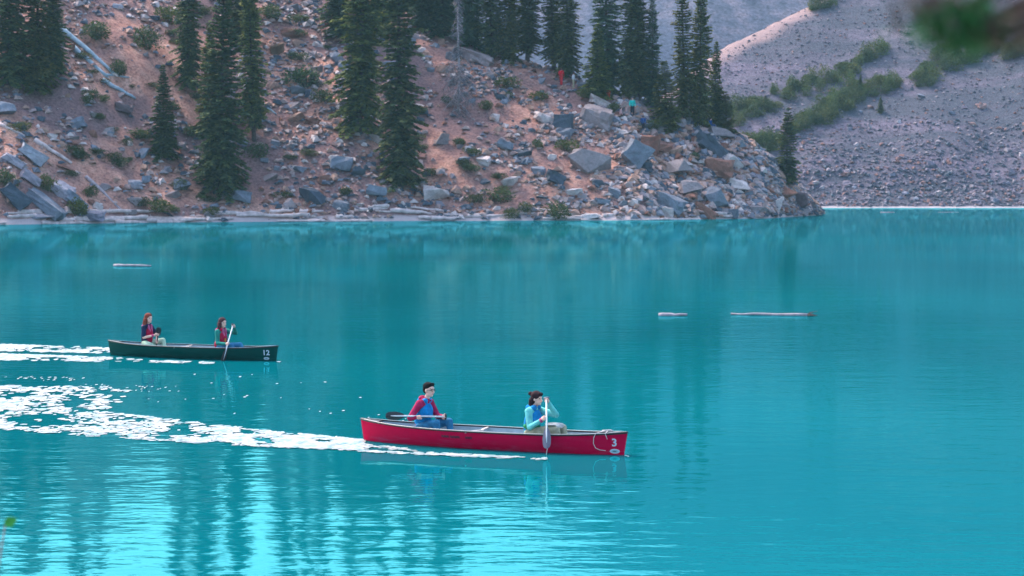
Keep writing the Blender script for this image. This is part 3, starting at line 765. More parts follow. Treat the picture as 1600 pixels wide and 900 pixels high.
for (px, py, hp_) in [(1345, 140, 26), (1352, 96, 22), (1292, 176, 24), (1272, 192, 22), (1316, 164, 20), (1330, 108, 18), (1196, 172, 26), (1180, 180, 22), (1376, 175, 26), (1240, 150, 20), (1362, 90, 16), (1445, 122, 22), (1475, 100, 24), (1500, 92, 20)]:
    p = hit_t(px, py)
    if p is not None: put_spruce(p, hp_ * p.y / F, hp_ * .26 * p.y / F, tr.choice([5, 6]), 'dwarf spruce poking out of a green band on the far scree', 'dwarf spruces on the far scree', OLV, 'dwarf_spruce')

# ------------------------------------------------------------------ driftwood and logs
def log_mesh(seed, root=False):
    rnd = random.Random(seed); mb = MB(); n = 7
    pts = [((i / (n - 1) - .5), rnd.uniform(-.012, .012), rnd.uniform(-.004, .004)) for i in range(n)]
    mb.tube(pts, [.5 * (1 - .45 * i / (n - 1)) * rnd.uniform(.9, 1.1) for i in range(n)], 8)
    me = None
    return mb
def put_log(a, b_, rad, mat, label, group=None, seed=0, name='driftwood_log', root=False, stubs=0, cat='log'):
    a, b_ = Vector(a), Vector(b_); rnd = random.Random(seed); mb = MB(); n = 8; L = (b_ - a).length
    dirv = (b_ - a).normalized(); side = dirv.cross(Vector((0, 0, 1))).normalized()
    pts = [a.lerp(b_, i / (n - 1)) - a + side * rnd.uniform(-.02, .02) * L * (0 < i < n - 1) + Vector((0, 0, rnd.uniform(-.3, .3) * rad)) for i in range(n)]
    mb.tube(pts, [rad * (1 - .5 * i / (n - 1)) * rnd.uniform(.88, 1.1) for i in range(n)], 8)
    for k in range(stubs):
        t = rnd.uniform(.3, .9); p = pts[int(t * (n - 1))]
        mb.tube([p, p + side * rnd.uniform(-.5, .5) * .6 + Vector((0, 0, .35)) + dirv * .2], [rad * .3, rad * .12], 5)
    o = link(name, mb.mesh('log', True), mat); o.location = a
    if root:
        rb = MB()
        for k in range(6):
            th = k * 1.05; v = side * math.cos(th) + Vector((0, 0, 1)) * math.sin(th)
            rb.tube([(0, 0, 0), tuple(v * rad * 1.6 - dirv * .1), tuple(v * rad * 2.6 - dirv * .35)], [rad * .5, rad * .3, rad * .08], 5)
        rb.tube([(0, 0, 0), tuple(-dirv * .2)], [rad, rad * .7], 7)
        link('root_plate', rb.mesh('root_plate'), M['bark'], o)
    tag(o, label, cat, group); return o
lr = random.Random(77); x = -66.0; i = 0; zc = {}
ZSH = ['under the left slabs', 'by the oval boulder', 'under the rubble chute', 'under the pinkish white boulder', 'under the tan slope', 'of the boulder pile']
while x < 29:
    L = lr.uniform(2.0, 7.5); xa, xb = x, x + L
    off = lr.uniform(-.4, 1.6); r = lr.uniform(.13, .32)
    za, zb = max(.06, hill_h(xa, shoreY(xa) + off) + r * .5), max(.06, hill_h(xb, shoreY(xb) + off) + r * .5)
    a, b_ = (xa, shoreY(xa) + off, za), (xb, shoreY(xb) + off + lr.uniform(-.3, .3), zb)
    if lr.random() < .4: a, b_ = b_, a
    px = CX + x / shoreY(x) * F
    if px < 1240:
        ORD = ['first', 'second', 'third', 'fourth', 'fifth', 'sixth', 'seventh', 'eighth', 'ninth', 'tenth', 'eleventh', 'twelfth', 'thirteenth', 'fourteenth', 'fifteenth']
        zi = next(k for k, zz in enumerate(ZONES) if px < zz[1]); zc[zi] = zc.get(zi, -1) + 1
        put_log(a, b_, r, M['drift'], f'bleached driftwood log, {ORD[min(zc[zi], 14)]} from the left along the shore {ZSH[zi]}', f'driftwood along the shore {ZSH[zi]}', seed=i, stubs=lr.randint(0, 2))
    x += L * lr.uniform(.22, .5); i += 1
def log_px(p1, p2, rad, mat, label, seed, **kw):
    a, b_ = hit(*p1), hit(*p2)
    up = Vector((0, 0, rad * .7)); return put_log(a + up, b_ + up, rad, mat, label, seed=seed, name='fallen_trunk', **kw)
log_px((92, 44), (178, 118), .36, M['bluewood'], 'upper of two long pale blue fallen trunks on the left slope', 301, stubs=2)
log_px((112, 76), (168, 122), .38, M['bluewood'], 'lower of two long pale blue fallen trunks on the left slope', 302, stubs=2)
log_px((160, 128), (212, 156), .28, M['bluewood'], 'short broken trunk below the pair of blue fallen trunks', 303, stubs=3)
log_px((166, 118), (202, 122), .16, M['bluewood'], 'small cross branch at the end of the blue fallen trunks', 304, stubs=3)
log_px((54, 221), (112, 258), .30, M['drift'], 'long white weathered log above the left shore slabs', 305)
log_px((134, 278), (200, 338), .22, M['deadwood'], 'grey log sloping down to the left shore', 306)
log_px((0, 196), (40, 216), .24, M['drift'], 'pale log lying at the left edge of the slope', 307)
log_px((404, 158), (432, 180), .16, M['bluewood'], 'short pale stick beside the narrow spruce', 308)
def float_log(p1, p2, rad, label, seed, root=False):
    a, b_ = wpt(*p1, rad * .35), wpt(*p2, rad * .35)
    put_log(a, b_, rad * .85, M['deadwood'], label, seed=seed, name='floating_log', root=root)
float_log((1262, 492.5), (1142, 490.5), .08, 'long thin floating log with a dark root end', 401, True)
float_log((1029, 492), (1074, 492), .10, 'short pale floating log left of the long one', 402)
float_log((178, 415), (236, 415.5), .10, 'pale floating log alone in front of the left shore', 403)
float_log((1376, 332), (1398, 332), .15, 'white floating log off the far scree shore', 404)
float_log((1466, 332), (1498, 331.5), .07, 'faint thin floating log near the far right shore', 405)

# ------------------------------------------------------------------ bodies
def prim_mesh(mb, prims):
    for p in prims:
        if p[0] == 'c':
            a, b_, ra, rb = Vector(p[1]), Vector(p[2]), p[3], p[4]; t = (b_ - a)
            t = t.normalized() if t.length > 1e-6 else Vector((0, 0, 1))
            pts, rad = [], []
            for k in range(5):
                th = R(-88 + 88 * k / 4); pts.append(a + t * ra * math.sin(th)); rad.append(max(ra * math.cos(th), .0006))
            for k in range(5):
                th = R(88 * k / 4); pts.append(b_ + t * rb * math.sin(th)); rad.append(max(rb * math.cos(th), .0006))
            mb.tube(pts, rad, 12)
        else:
            c, rad3, yaw = Vector(p[1]), p[2], (p[3] if len(p) > 3 else 0); tilt = p[4] if len(p) > 4 else 0
            rot = Matrix.Rotation(yaw, 3, 'Z') @ Matrix.Rotation(tilt, 3, 'Y'); n0 = len(mb.v); nu, nv = 16, 10
            V = []
            for i in range(nv + 1):
                th = math.pi * (i + .02) / (nv + .04)
                for j in range(nu):
                    ph = 2 * math.pi * j / nu
                    V.append(c + rot @ Vector((rad3[0] * math.sin(th) * math.cos(ph), rad3[1] * math.sin(th) * math.sin(ph), rad3[2] * math.cos(th))))
            Fc = [(i * nu + j, (i + 1) * nu + j, (i + 1) * nu + (j + 1) % nu, i * nu + (j + 1) % nu) for i in range(nv) for j in range(nu)]
            Fc += [tuple(range(nu)), tuple(range(nv * nu, nv * nu + nu))[::-1]]
            mb.add(V, Fc)
def fused(name, prims, voxel, mat, parent, smooth=3):
    mb = MB(); prim_mesh(mb, prims)
    bm = bmesh.new(); bm.from_mesh(mb.mesh('tmp')); bmesh.ops.recalc_face_normals(bm, faces=bm.faces)
    me = bpy.data.meshes.new('tmp'); bm.to_mesh(me); bm.free()
    o = bpy.data.objects.new('tmp', me); col.objects.link(o)
    md = o.modifiers.new('r', 'REMESH'); md.mode = 'VOXEL'; md.voxel_size = voxel
    sm = o.modifiers.new('s', 'SMOOTH'); sm.iterations = smooth; sm.factor = .5
    dg = bpy.context.evaluated_depsgraph_get()
    me2 = bpy.data.meshes.new_from_object(o.evaluated_get(dg)); me2.name = name
    bpy.data.objects.remove(o)
    me2.polygons.foreach_set('use_smooth', [True] * len(me2.polygons)); me2.materials.clear(); me2.materials.append(mat)
    return link(name, me2, None, parent)
M['skin'] = plain('skin', (0.88, 0.52, 0.42), 0.55, 0.1, 20, 0.35)
M['eye'] = plain('eye', (0.03, 0.02, 0.02), 0.3, 0.0)
M['lip'] = plain('lip', (0.45, 0.16, 0.15), 0.5, 0.0)
def cloth(name, c, var=0.25): return plain(name, c, 0.85, var + .12, 9, 0.15, bstr=0.9)

def V3(*a): return Vector(a)
def head_prims(hc, yaw, s=1.0):
    f = V3(math.cos(yaw), math.sin(yaw), 0); l = V3(-math.sin(yaw), math.cos(yaw), 0); u = V3(0, 0, 1)
    return [('e', hc + u * .02 * s, (.094 * s, .074 * s, .10 * s), yaw), ('e', hc + f * .022 * s - u * .055 * s, (.068 * s, .056 * s, .066 * s), yaw),
            ('e', hc + f * .062 * s - u * .095 * s, (.024 * s, .028 * s, .02 * s), yaw),
            ('c', hc + f * .088 * s + u * .005 * s, hc + f * .108 * s - u * .034 * s, .011 * s, .016 * s),
            ('e', hc + f * .078 * s + u * .03 * s, (.02 * s, .052 * s, .014 * s), yaw),
            ('e', hc + f * .086 * s - u * .064 * s, (.014 * s, .026 * s, .012 * s), yaw),
            ('e', hc + l * .076 * s - u * .012 * s, (.02 * s, .01 * s, .03 * s), yaw), ('e', hc - l * .076 * s - u * .012 * s, (.02 * s, .01 * s, .03 * s), yaw)]
def face_parts(par, hc, yaw, s=1.0, glasses=False):
    f = V3(math.cos(yaw), math.sin(yaw), 0); l = V3(-math.sin(yaw), math.cos(yaw), 0); u = V3(0, 0, 1)
    for sd_ in (-1, 1):
        mb = MB(); prim_mesh(mb, [('e', hc + f * .083 * s + l * sd_ * .032 * s + u * .004 * s, (.010 * s, .015 * s, .008 * s), yaw)]); link('eye', mb.mesh('eye', True), M['eye'], par)
        mb = MB(); prim_mesh(mb, [('c', hc + f * .090 * s + l * sd_ * .016 * s + u * .030 * s, hc + f * .076 * s + l * sd_ * .052 * s + u * .032 * s, .006, .004)]); link('eyebrow', mb.mesh('eyebrow', True), M['eye'], par)
    mb = MB(); prim_mesh(mb, [('e', hc + f * .094 * s - u * .066 * s, (.009 * s, .024 * s, .007 * s), yaw)]); link('mouth', mb.mesh('mouth', True), M['lip'], par)
    if glasses:
        mb = MB()
        for sd_ in (-1, 1):
            c = hc + f * .104 * s + l * sd_ * .034 * s
            ring = [c + l * .026 * math.cos(t * .628) + u * .02 * math.sin(t * .628) for t in range(11)]
            mb.tube(ring, .0035, 5, False)
            mb.tube([c + l * sd_ * .026, hc + l * sd_ * .084 - f * .01], .0035, 5)
        mb.tube([hc + f * .106 - l * .008, hc + f * .106 + l * .008], .0035, 5)
        link('glasses', mb.mesh('glasses'), M['eye'], par)
def hand_prims(p, axis, wrist, s=1.0):
    """a hand closed round a shaft through p along axis, wrist on the given side"""
    a = Vector(axis).normalized(); w = Vector(wrist) - p; uu = (w - a * w.dot(a)); uu = uu.normalized() if uu.length > .01 else a.orthogonal().normalized()
    v = a.cross(uu); out = []
    out.append(('e', p + uu * .042 * s, (.040 * s, .040 * s, .040 * s), 0))
    out.append(('c', p + uu * .036 * s + a * .026 * s, p + uu * .036 * s - a * .026 * s, .021 * s, .021 * s))
    out.append(('c', p + uu * .05 * s, Vector(wrist), .030 * s, .028 * s))
    for k in range(4):
        off = a * (.033 - .022 * k) * s; Rg = (.028, .030, .029, .025)[k] * s; r = (.0085, .009, .0085, .0075)[k] * s
        pp = [p + off + uu * math.cos(th) * Rg + v * math.sin(th) * Rg for th in (R(40), R(95), R(155), R(205))]
        for i in range(3): out.append(('c', pp[i], pp[i + 1], r * (1 - .06 * i), r * (1 - .06 * (i + 1))))
    pp = [p + a * .03 * s + uu * math.cos(th) * Rr * s + v * math.sin(th) * Rr * s for th, Rr in ((R(-20), .045), (R(-65), .034), (R(-125), .029))]
    for i in range(2): out.append(('c', pp[i] + a * .008 * i, pp[i + 1] + a * .008 * (i + 1), .0115 * s, .0095 * s))
    return out

def paddler(name, label, mat_loc, rz, x0, P):
    """P: joints in canoe space relative to x0"""
    e = empty(name, mat_loc, rz); tag(e, label, 'person')
    UPZ = dict(hip=.03, chest=.075, neck=.095, head=.10, sh_r=.09, sh_l=.09, el_r=.03, el_l=.04)
    J = {k: V3(v[0] + x0, v[1], v[2] + UPZ.get(k, 0)) for k, v in P['j'].items()}; yaw = P.get('yaw', 0); hs = P.get('hs', 1.0) * 1.05; vx = .0058
    hip, chest, neck, hc = J['hip'], J['chest'], J['neck'], J['head']
    u = V3(0, 0, 1); L = V3(0, 1, 0)
    sh = {-1: J['sh_r'], 1: J['sh_l']}; el = {-1: J['el_r'], 1: J['el_l']}; ha = {-1: J['ha_r'], 1: J['ha_l']}; kn = {-1: J['kn_r'], 1: J['kn_l']}; ft = {-1: J['ft_r'], 1: J['ft_l']}
    wr = {}
    for s_ in (-1, 1): wr[s_] = ha[s_] + (el[s_] - ha[s_]).normalized() * .085
    b_ = head_prims(hc, yaw, hs) + [('c', neck - u * .03, hc - u * .06, .050, .047), ('e', chest, (.09, .135, .17)), ('e', hip, (.10, .135, .10)), ('c', hip, chest, .105, .11)]
    for s_ in (-1, 1):
        b_ += [('c', chest + u * .13, sh[s_], .06, .055), ('c', sh[s_], el[s_], .048, .038), ('c', el[s_], wr[s_], .038, .027),
               ('c', hip + L * s_ * .08, kn[s_], .078, .055), ('c', kn[s_], ft[s_], .052, .038), ('c', ft[s_], ft[s_] + V3(.13, 0, -.02), .038, .03)]
        b_ += hand_prims(ha[s_], P['grip'][s_], wr[s_])
    fused('body', b_, vx, M['skin'], e, 2)
    face_parts(e, hc, yaw, hs, P.get('glasses', False))
    # trousers
    t_ = [('e', hip - u * .01, (.135, .165, .115))]
    for s_ in (-1, 1):
        t_ += [('c', hip + L * s_ * .085, kn[s_], .100, .072), ('c', kn[s_], ft[s_] + u * .05, .070, .052)]
    fused('trousers', t_, .009, P['m_leg'], e, 3)
    for s_ in (-1, 1):
        fused('shoe', [('c', ft[s_] + V3(-.03, 0, -.0), ft[s_] + V3(.15, 0, -.02), .05, .04)], .01, P['m_shoe'], e, 2)
    # top
    sl = P.get('sleeve', 1.0)
    t_ = [('e', chest, (.118, .165, .19)), ('c', hip + u * .04, chest, .13, .135), ('c', hip + u * .0, hip + u * .03, .14, .14), ('c', chest + u * .1, neck - u * .03, .09, .066)]
    for s_ in (-1, 1):
        t_ += [('c', chest + u * .12, sh[s_], .085, .074)]
        if sl >= 1: t_ += [('c', sh[s_], el[s_], .070, .056), ('c', el[s_], wr[s_], .056, .040)]
        else: t_ += [('c', sh[s_], sh[s_].lerp(el[s_], sl), .072, .066)]
    fused('jacket' if sl >= 1 else 'shirt', t_, .009, P['m_top'], e, 3)
    # life vest: a thick shell with arm holes and two shoulder straps
    vd = [('e', chest + V3(.012, 0, -.03), (.150, .178, .185)), ('c', hip + u * .11, chest - u * .05, .150, .158)]
    vest = fused('life_vest', vd + [('c', chest + V3(-.04, s_ * .10, .12), chest + V3(.06, s_ * .08, .17), .058, .055) for s_ in (-1, 1)] + [('c', chest + V3(-.07, -.06, .17), chest + V3(-.07, .06, .17), .05, .05)], .009, P['m_vest'], e, 4)
    for nm, prims, mt in P['vest_parts'](hip, chest):
        fused(nm, prims, .008, mt, vest, 2)
    fused('hair', [(q[0], q[1], tuple(r_ * 1.07 for r_ in q[2])) if q[0] == 'e' else (q[0], q[1], q[2], q[3] * 1.07, q[4] * 1.07) for q in P['hair'](hc)], .0075, P['m_hair'], e, 3)
    for nm, prims, mt in P.get('extra', lambda *a: [])(J):
        fused(nm, prims, .007, mt, e, 2)
    return e

# ------------------------------------------------------------------ canoes
CL, CB = 5.36, 0.45
def c_top(t): return 0.315 + 0.085 * abs(t) ** 3.5
def c_keel(t): return -0.13 + 0.07 * abs(t) ** 6
def c_half(t): return CB * (1 - abs(t) ** 2.3) ** 0.9 if abs(t) < 1 else 0.0
def c_sec(zp): return (1 - (1 - zp) ** 2.5) ** (1 / 2.5)
def hull_y(x, z):
    t = max(-1, min(1, x / (CL / 2 * .985))); zp = .5
    for _ in range(4):
        zp = max(0, min(1, (z - c_keel(t)) / (c_top(t) - c_keel(t)))); t = max(-1, min(1, x / (CL / 2 * (0.972 + 0.028 * zp))))
    return c_half(t) * (0.86 + 0.14 * zp) * c_sec(zp) + 0.012
def hull_pt(t, zp, side, inset=0.0):
    z = c_keel(t) + (c_top(t) - c_keel(t)) * zp
    x = t * (CL / 2) * (0.972 + 0.028 * zp)
    y = c_half(t) * (0.86 + 0.14 * zp) * c_sec(zp) + 0.012 - inset
    return V3(x, side * max(y, 0.002), z)
TS = [math.sin(R(-90 + 180 * i / 56)) * .5 + .5 * (-1 + 2 * i / 56) for i in range(57)]
def hull_mesh():
    mb = MB(); nz = 12
    for side in (-1, 1):
        g = [[hull_pt(t, (k / nz) ** 1.5, side) for k in range(nz + 1)] for t in TS]
        V = [v for row in g for v in row]; w = nz + 1
        Fc = [(i * w + k, (i + 1) * w + k, (i + 1) * w + k + 1, i * w + k + 1) for i in range(len(TS) - 1) for k in range(nz)]
        if side < 0: Fc = [f[::-1] for f in Fc]
        mb.add(V, Fc)
    V = []                                                     # keel strip and stems close the two halves
    for i, t in enumerate(TS): V += [hull_pt(t, 0, -1), hull_pt(t, 0, 1)]
    mb.add(V, [(2 * i, 2 * i + 1, 2 * i + 3, 2 * i + 2) for i in range(len(TS) - 1)])
    for t in (-1, 1):
        V = []
        for k in range(nz + 1): V += [hull_pt(t, (k / nz) ** 1.5, -1), hull_pt(t, (k / nz) ** 1.5, 1)]
        mb.add(V, [(2 * k, 2 * k + 1, 2 * k + 3, 2 * k + 2) for k in range(nz)])
    return mb.mesh('hull', True)
def liner_mesh():
    mb = MB(); nz = 8
    g = []
    for t in TS:
        z0 = .03; zp0 = (z0 - c_keel(t)) / (c_top(t) - c_keel(t)); row = []
        for k in range(nz + 1): row.append(hull_pt(t * .985, zp0 + (.985 - zp0) * (1 - k / nz), -1, .012))
        for k in range(nz + 1): row.append(hull_pt(t * .985, zp0 + (.985 - zp0) * (k / nz), 1, .012))
        g.append(row)
    w = 2 * nz + 2; V = [v for r_ in g for v in r_]
    mb.add(V, [(i * w + k, i * w + k + 1, (i + 1) * w + k + 1, (i + 1) * w + k) for i in range(len(TS) - 1) for k in range(w - 1)])
    return mb.mesh('inner_hull', True)
def hull_material(name, c, scuff):
    m, nt, b = new_mat(name)
    tc = N(nt, 'ShaderNodeTexCoord'); sep = N(nt, 'ShaderNodeSeparateXYZ'); nt.links.new(tc.outputs['Object'], sep.inputs[0])
    mp = N(nt, 'ShaderNodeMapping'); mp.inputs['Scale'].default_value = (1.2, 1, 9); nt.links.new(tc.outputs['Object'], mp.inputs[0])
    s1 = noise_n(nt, mp.outputs[0], 2.2, 6, 0.7); s2 = noise_n(nt, tc.outputs['Object'], 14, 4, .7)
    low = ramp(nt, sep.outputs[2], [(0.03, (1,) * 3), (0.17, (0.12,) * 3)])
    f = math_n(nt, 'MULTIPLY', ramp(nt, s1, [(0.48, (0,) * 3), (0.66, (1,) * 3)]), low)
    f = math_n(nt, 'MULTIPLY', f, 0.85)
    cc = mixc(nt, ramp(nt, s2, [(.35, (0,) * 3), (.7, (.35,) * 3)]), c, tuple(q * .75 for q in c))
    nt.links.new(mixc(nt, f, cc, scuff), b.inputs['Base Color'])
    nt.links.new(ramp(nt, s1, [(.3, (.45,) * 3), (.7, (.65,) * 3)]), b.inputs['Roughness']); b.inputs['Specular IOR Level'].default_value = .06
    return m
M['red_hull'] = hull_material('red_hull', (0.62, 0.0, 0.05), (0.50, 0.06, 0.13))
M['green_hull'] = hull_material('green_hull', (0.0, 0.058, 0.050), (0.01, 0.11, 0.10))
M['liner'] = plain('canoe_liner', (0.30, 0.40, 0.46), .6, .2, 6)
M['black'] = plain('black_vinyl', (0.018, 0.022, 0.025), .45, .2, 30, .5)
M['alu'] = plain('pale_trim', (0.62, 0.66, 0.66), .35, .15, 30, .5)
M['seat'] = plain('canoe_seat', (0.55, 0.50, 0.48), .7, .2, 20)
M['decal'] = plain('decal', (0.62, 0.68, 0.78), .5, .12, 30)
M['decal_teal'] = plain('decal_teal', (0.30, 0.58, 0.62), .5, .1, 30)
M['decal_dark'] = plain('decal_dark', (0.08, 0.16, 0.19), .5, .1, 30)
M['ghost'] = plain('worn_lettering', (0.17, 0.012, 0.04), .6, .5, 25)
M['rope'] = plain('rope', (0.72, 0.66, 0.66), .9, .2, 60)
M['shaft'] = plain('paddle_shaft', (0.78, 0.78, 0.80), .4, .1, 30)
M['bladeblack'] = plain('paddle_blade', (0.02, 0.022, 0.026), .4, .2, 20, .5)
M['bladegrey'] = plain('grey_paddle_blade', (0.11, 0.12, 0.17), .4, .2, 20, .5)

def conform(me, xc, zc, side=-1, off=.005, scale=1.0):
    """wrap a flat mesh (x right, y up) onto the hull side"""
    for v in me.vertices:
        x, z = xc + v.co.x * scale, zc + v.co.y * scale
        v.co = (x, side * (hull_y(x, z) + off), z)
    me.update()
def text_mesh(txt, size, bold=.02):
    cu = bpy.data.curves.new('t', 'FONT'); cu.body = txt; cu.size = size; cu.align_x = 'CENTER'; cu.align_y = 'CENTER'; cu.offset = bold * size; cu.resolution_u = 4
    o = bpy.data.objects.new('t', cu); col.objects.link(o)
    dg = bpy.context.evaluated_depsgraph_get(); me = bpy.data.meshes.new_from_object(o.evaluated_get(dg)); bpy.data.objects.remove(o); me.materials.clear(); return me
def ellipse(rx, ry, r0=0.0, n=28):
    V, Fc = [], []
    rings = [(r0 + (1 - r0) * k / 3) for k in range(4)]
    for q in rings:
        for k in range(n): V.append((rx * q * math.cos(6.2832 * k / n), ry * q * math.sin(6.2832 * k / n), 0))
    for i in range(3):
        for k in range(n): Fc.append((i * n + k, i * n + (k + 1) % n, (i + 1) * n + (k + 1) % n, (i + 1) * n + k))
    if r0 == 0: V = [(v[0] if abs(v[0]) + abs(v[1]) > 0 else 1e-4 * math.cos(i), v[1], 0) for i, v in enumerate(V)]
    return mesh_np('e', V, Fc)
HULL, LINER = hull_mesh(), liner_mesh()
def canoe(label, hm, loc, rz, number, xnum, glint_mat, es=1.0):
    e = empty('canoe', loc, rz); tag(e, label, 'canoe')
    h = link('hull', HULL.copy(), parent=e); h.data.materials.append(hm)
    link('inner_hull', LINER.copy(), M['liner'], e)
    for side in (-1, 1):
        g = MB(); g.tube([hull_pt(t, 1.0, side) + V3(0, side * .004, .004) for t in TS], .016, 6)
        go = link('gunwale', g.mesh('gunwale', True), M['black'], e)
        c = MB(); c.tube([hull_pt(t, 1.0, side) + V3(0, side * .002, .021) for t in TS[2:-2]], .010, 5, flat=.5)
        link('gunwale_cap', c.mesh('gunwale_cap', True), glint_mat, go)  # pale line paints the whitish reflection along the black gunwale's top
    for s_ in (-1, 1):
        t0 = .86; mb = MB(); ts = [t0 + (1 - t0) * k / 6 for k in range(7)]
        V = []
        for t in ts: V += [hull_pt(t * s_, 1.0, -1) + V3(0, 0, .012), hull_pt(t * s_, 1.0, 1) + V3(0, 0, .012), hull_pt(t * s_, 1.0, 1) - V3(0, 0, .02), hull_pt(t * s_, 1.0, -1) - V3(0, 0, .02)]
        mb.add(V, [q for i in range(6) for q in ((4 * i, 4 * i + 1, 4 * i + 5, 4 * i + 4), (4 * i + 3, 4 * i + 7, 4 * i + 6, 4 * i + 2), (4 * i, 4 * i + 4, 4 * i + 7, 4 * i + 3), (4 * i + 1, 4 * i + 2, 4 * i + 6, 4 * i + 5))] + [(0, 3, 2, 1), (24, 25, 26, 27)])
        link('deck_plate', mb.mesh('deck_plate'), M['black'], e)
    for xs in (-1.45, .72):
        mb = MB(); hw = hull_y(xs, .2)
        mb.box((xs, 0, .17), (.30, 2 * hw - .10, .025)); mb.box((xs - .14, 0, .185), (.03, 2 * hw - .10, .03)); mb.box((xs + .14, 0, .185), (.03, 2 * hw - .10, .03))
        link('seat', mb.mesh('seat'), M['seat'], e)
    mb = MB(); hw = hull_y(-.25, .3)
    mb.tube([(-.28, -hw, .305), (-.22, -.12, .30), (-.16, 0, .30), (-.22, .12, .30), (-.28, hw, .305)], [.03, .035, .03, .035, .03], 8, flat=.55)
    link('yoke', mb.mesh('yoke', True), M['seat'], e)
    nm = text_mesh(number, .19, .022); conform(nm, xnum, .215, -1, .005); link('number', nm, M['decal'], e)
    em = ellipse(.085 * es, .042 * es); conform(em, xnum, .035 + .03, -1, .004); eo = link('emblem', em, M['decal'], e)
    e2 = ellipse(.060 * es, .026 * es); conform(e2, xnum, .065, -1, .007); link('emblem_field', e2, M['decal_teal'], eo)
    e3 = ellipse(.032 * es, .009 * es); conform(e3, xnum, .065, -1, .010); link('emblem_mark', e3, M['decal_dark'], eo)
    return e
def place_canoe(sx, sy, bx, by):
    a, b_ = wpt(sx, sy), wpt(bx, by); c = (a + b_) / 2; d = b_ - a
    return c, math.atan2(d.y, d.x), d.length
rc, rrz, rl = place_canoe(568, 688, 976, 711)
gc, grz, gl_ = place_canoe(172, 554.5, 432, 564)
print('canoe lengths', rl, gl_, math.degrees(rrz), math.degrees(grz), rc, gc)
red = canoe('red canoe numbered 3 with black gunwales, nearest to the camera', M['red_hull'], rc, rrz, '3', 2.47, M["alu"])
green = canoe('dark green canoe numbered 12 farther out on the lake', M['green_hull'], gc, grz, '12', 2.38, M['liner'], .85)
# worn lettering on the red hull, long illegible
for k, (x0_, w_) in enumerate([(-.70, .16), (-.50, .20), (-.22, .14)]):
    me = mesh_np('worn_mark', [(-w_ / 2 + w_ * i / 8, (-.022 + .044 * j + .006 * math.sin(i * 2.1 + k)), 0) for j in range(2) for i in range(9)], [(i, i + 1, i + 10, i + 9) for i in range(8)])
    conform(me, x0_, .21, -1, .004); link('worn_mark', me, M['ghost'], red)
# bow rope loop
mb = MB(); xr = 2.05
def hp(x, z, off=.012): return V3(x, -(hull_y(x, z) + off), z)
mb.tube([V3(2.40, -.02, .41), V3(2.26, -.05, .412), hp(2.17, .385, .02), hp(2.13, .30), hp(2.12, .20), hp(2.15, .12), hp(2.22, .085), hp(2.32, .075)], .0065, 6)
mb.tube([V3(2.32, -.03, .412), hp(2.33, .385, .02), hp(2.345, .32), hp(2.36, .28)], .0065, 6)
mb.tube([V3(2.20, .0, .412), V3(2.28, -.04, .425), V3(2.36, 0, .43), V3(2.42, -.02, .413)], .010, 6)
link('bow_rope', mb.mesh('bow_rope', True), M['rope'], red)

# ------------------------------------------------------------------ paddlers
def paddle(label, loc, rz, grip, tip, bladev, mblade, mshaft, blade_len=.46, bw=.095):
    """grip and tip in canoe space; bladev = the blade's width direction"""
    e = empty('paddle', loc, rz); tag(e, label, 'paddle')
    g, t = V3(*grip), V3(*tip); d = (t - g).normalized(); L = (t - g).length
    mb = MB(); mb.tube([g, t - d * blade_len * .6, t - d * blade_len * .25], [.016, .016, .010], 8); link('shaft', mb.mesh('shaft', True), mshaft, e)
    bv = V3(*bladev); bv = (bv - d * bv.dot(d)).normalized(); nv = d.cross(bv)
    mb = MB(); prof = [(0, .02), (.12, .05), (.3, .085), (.55, .1), (.8, .095), (.93, .075), (1.0, .035)]
    V = []
    for s_, w_ in prof:
        c = t - d * blade_len * (1 - s_); w_ = w_ * bw / .1
        V += [c - bv * w_, c + nv * .009, c + bv * w_, c - nv * .009]
    Fc = [(4 * i + k, 4 * i + (k + 1) % 4, 4 * i + 4 + (k + 1) % 4, 4 * i + 4 + k) for i in range(len(prof) - 1) for k in range(4)] + [(3, 2, 1, 0), tuple(range(len(V) - 4, len(V)))]
    mb.add(V, Fc); link('blade', mb.mesh('blade'), mblade, e)
    mb = MB(); mb.tube([g - bv * .055, g - bv * .03, g, g + bv * .03, g + bv * .055], [.014, .02, .022, .02, .014], 8); link('grip', mb.mesh('grip', True), mblade, e)
    return e
def curls(hc, prims): return prims
jm, jmint, jnavy, jgreen = cloth('maroon_jacket', (0.46, 0.022, 0.10)), cloth('mint_shirt', (0.17, 0.62, 0.60)), cloth('navy_shirt', (0.018, 0.03, 0.075)), cloth('green_sweater', (0.02, 0.24, 0.20))
jeans, khaki, palegreen = cloth('blue_jeans', (0.035, 0.20, 0.38)), cloth('khaki', (0.42, 0.42, 0.30)), cloth('pale_trousers', (0.48, 0.66, 0.50))
vblue, vgreen, vred, vnavy, vpink = cloth('blue_vest', (0.008, 0.26, 0.62)), cloth('green_panel', (0.02, 0.26, 0.11)), cloth('red_vest', (0.45, 0.015, 0.06)), cloth('navy_vest', (0.02, 0.028, 0.07)), cloth('pink_collar', (0.55, 0.12, 0.26))
hblack, hbrown, hred, hdark = cloth('black_hair', (0.012, 0.01, 0.012), .5), cloth('brown_hair', (0.10, 0.045, 0.05), .5), cloth('red_hair', (0.26, 0.065, 0.045), .5), cloth('dark_brown_hair', (0.045, 0.02, 0.025), .5)
shoe = cloth('dark_shoe', (0.04, 0.04, 0.05)); towel = cloth('pale_cloth', (0.62, 0.62, 0.60)); yellow = cloth('yellow_tag', (0.7, 0.5, 0.03)); pinkband = cloth('pink_band', (0.7, 0.1, 0.25))

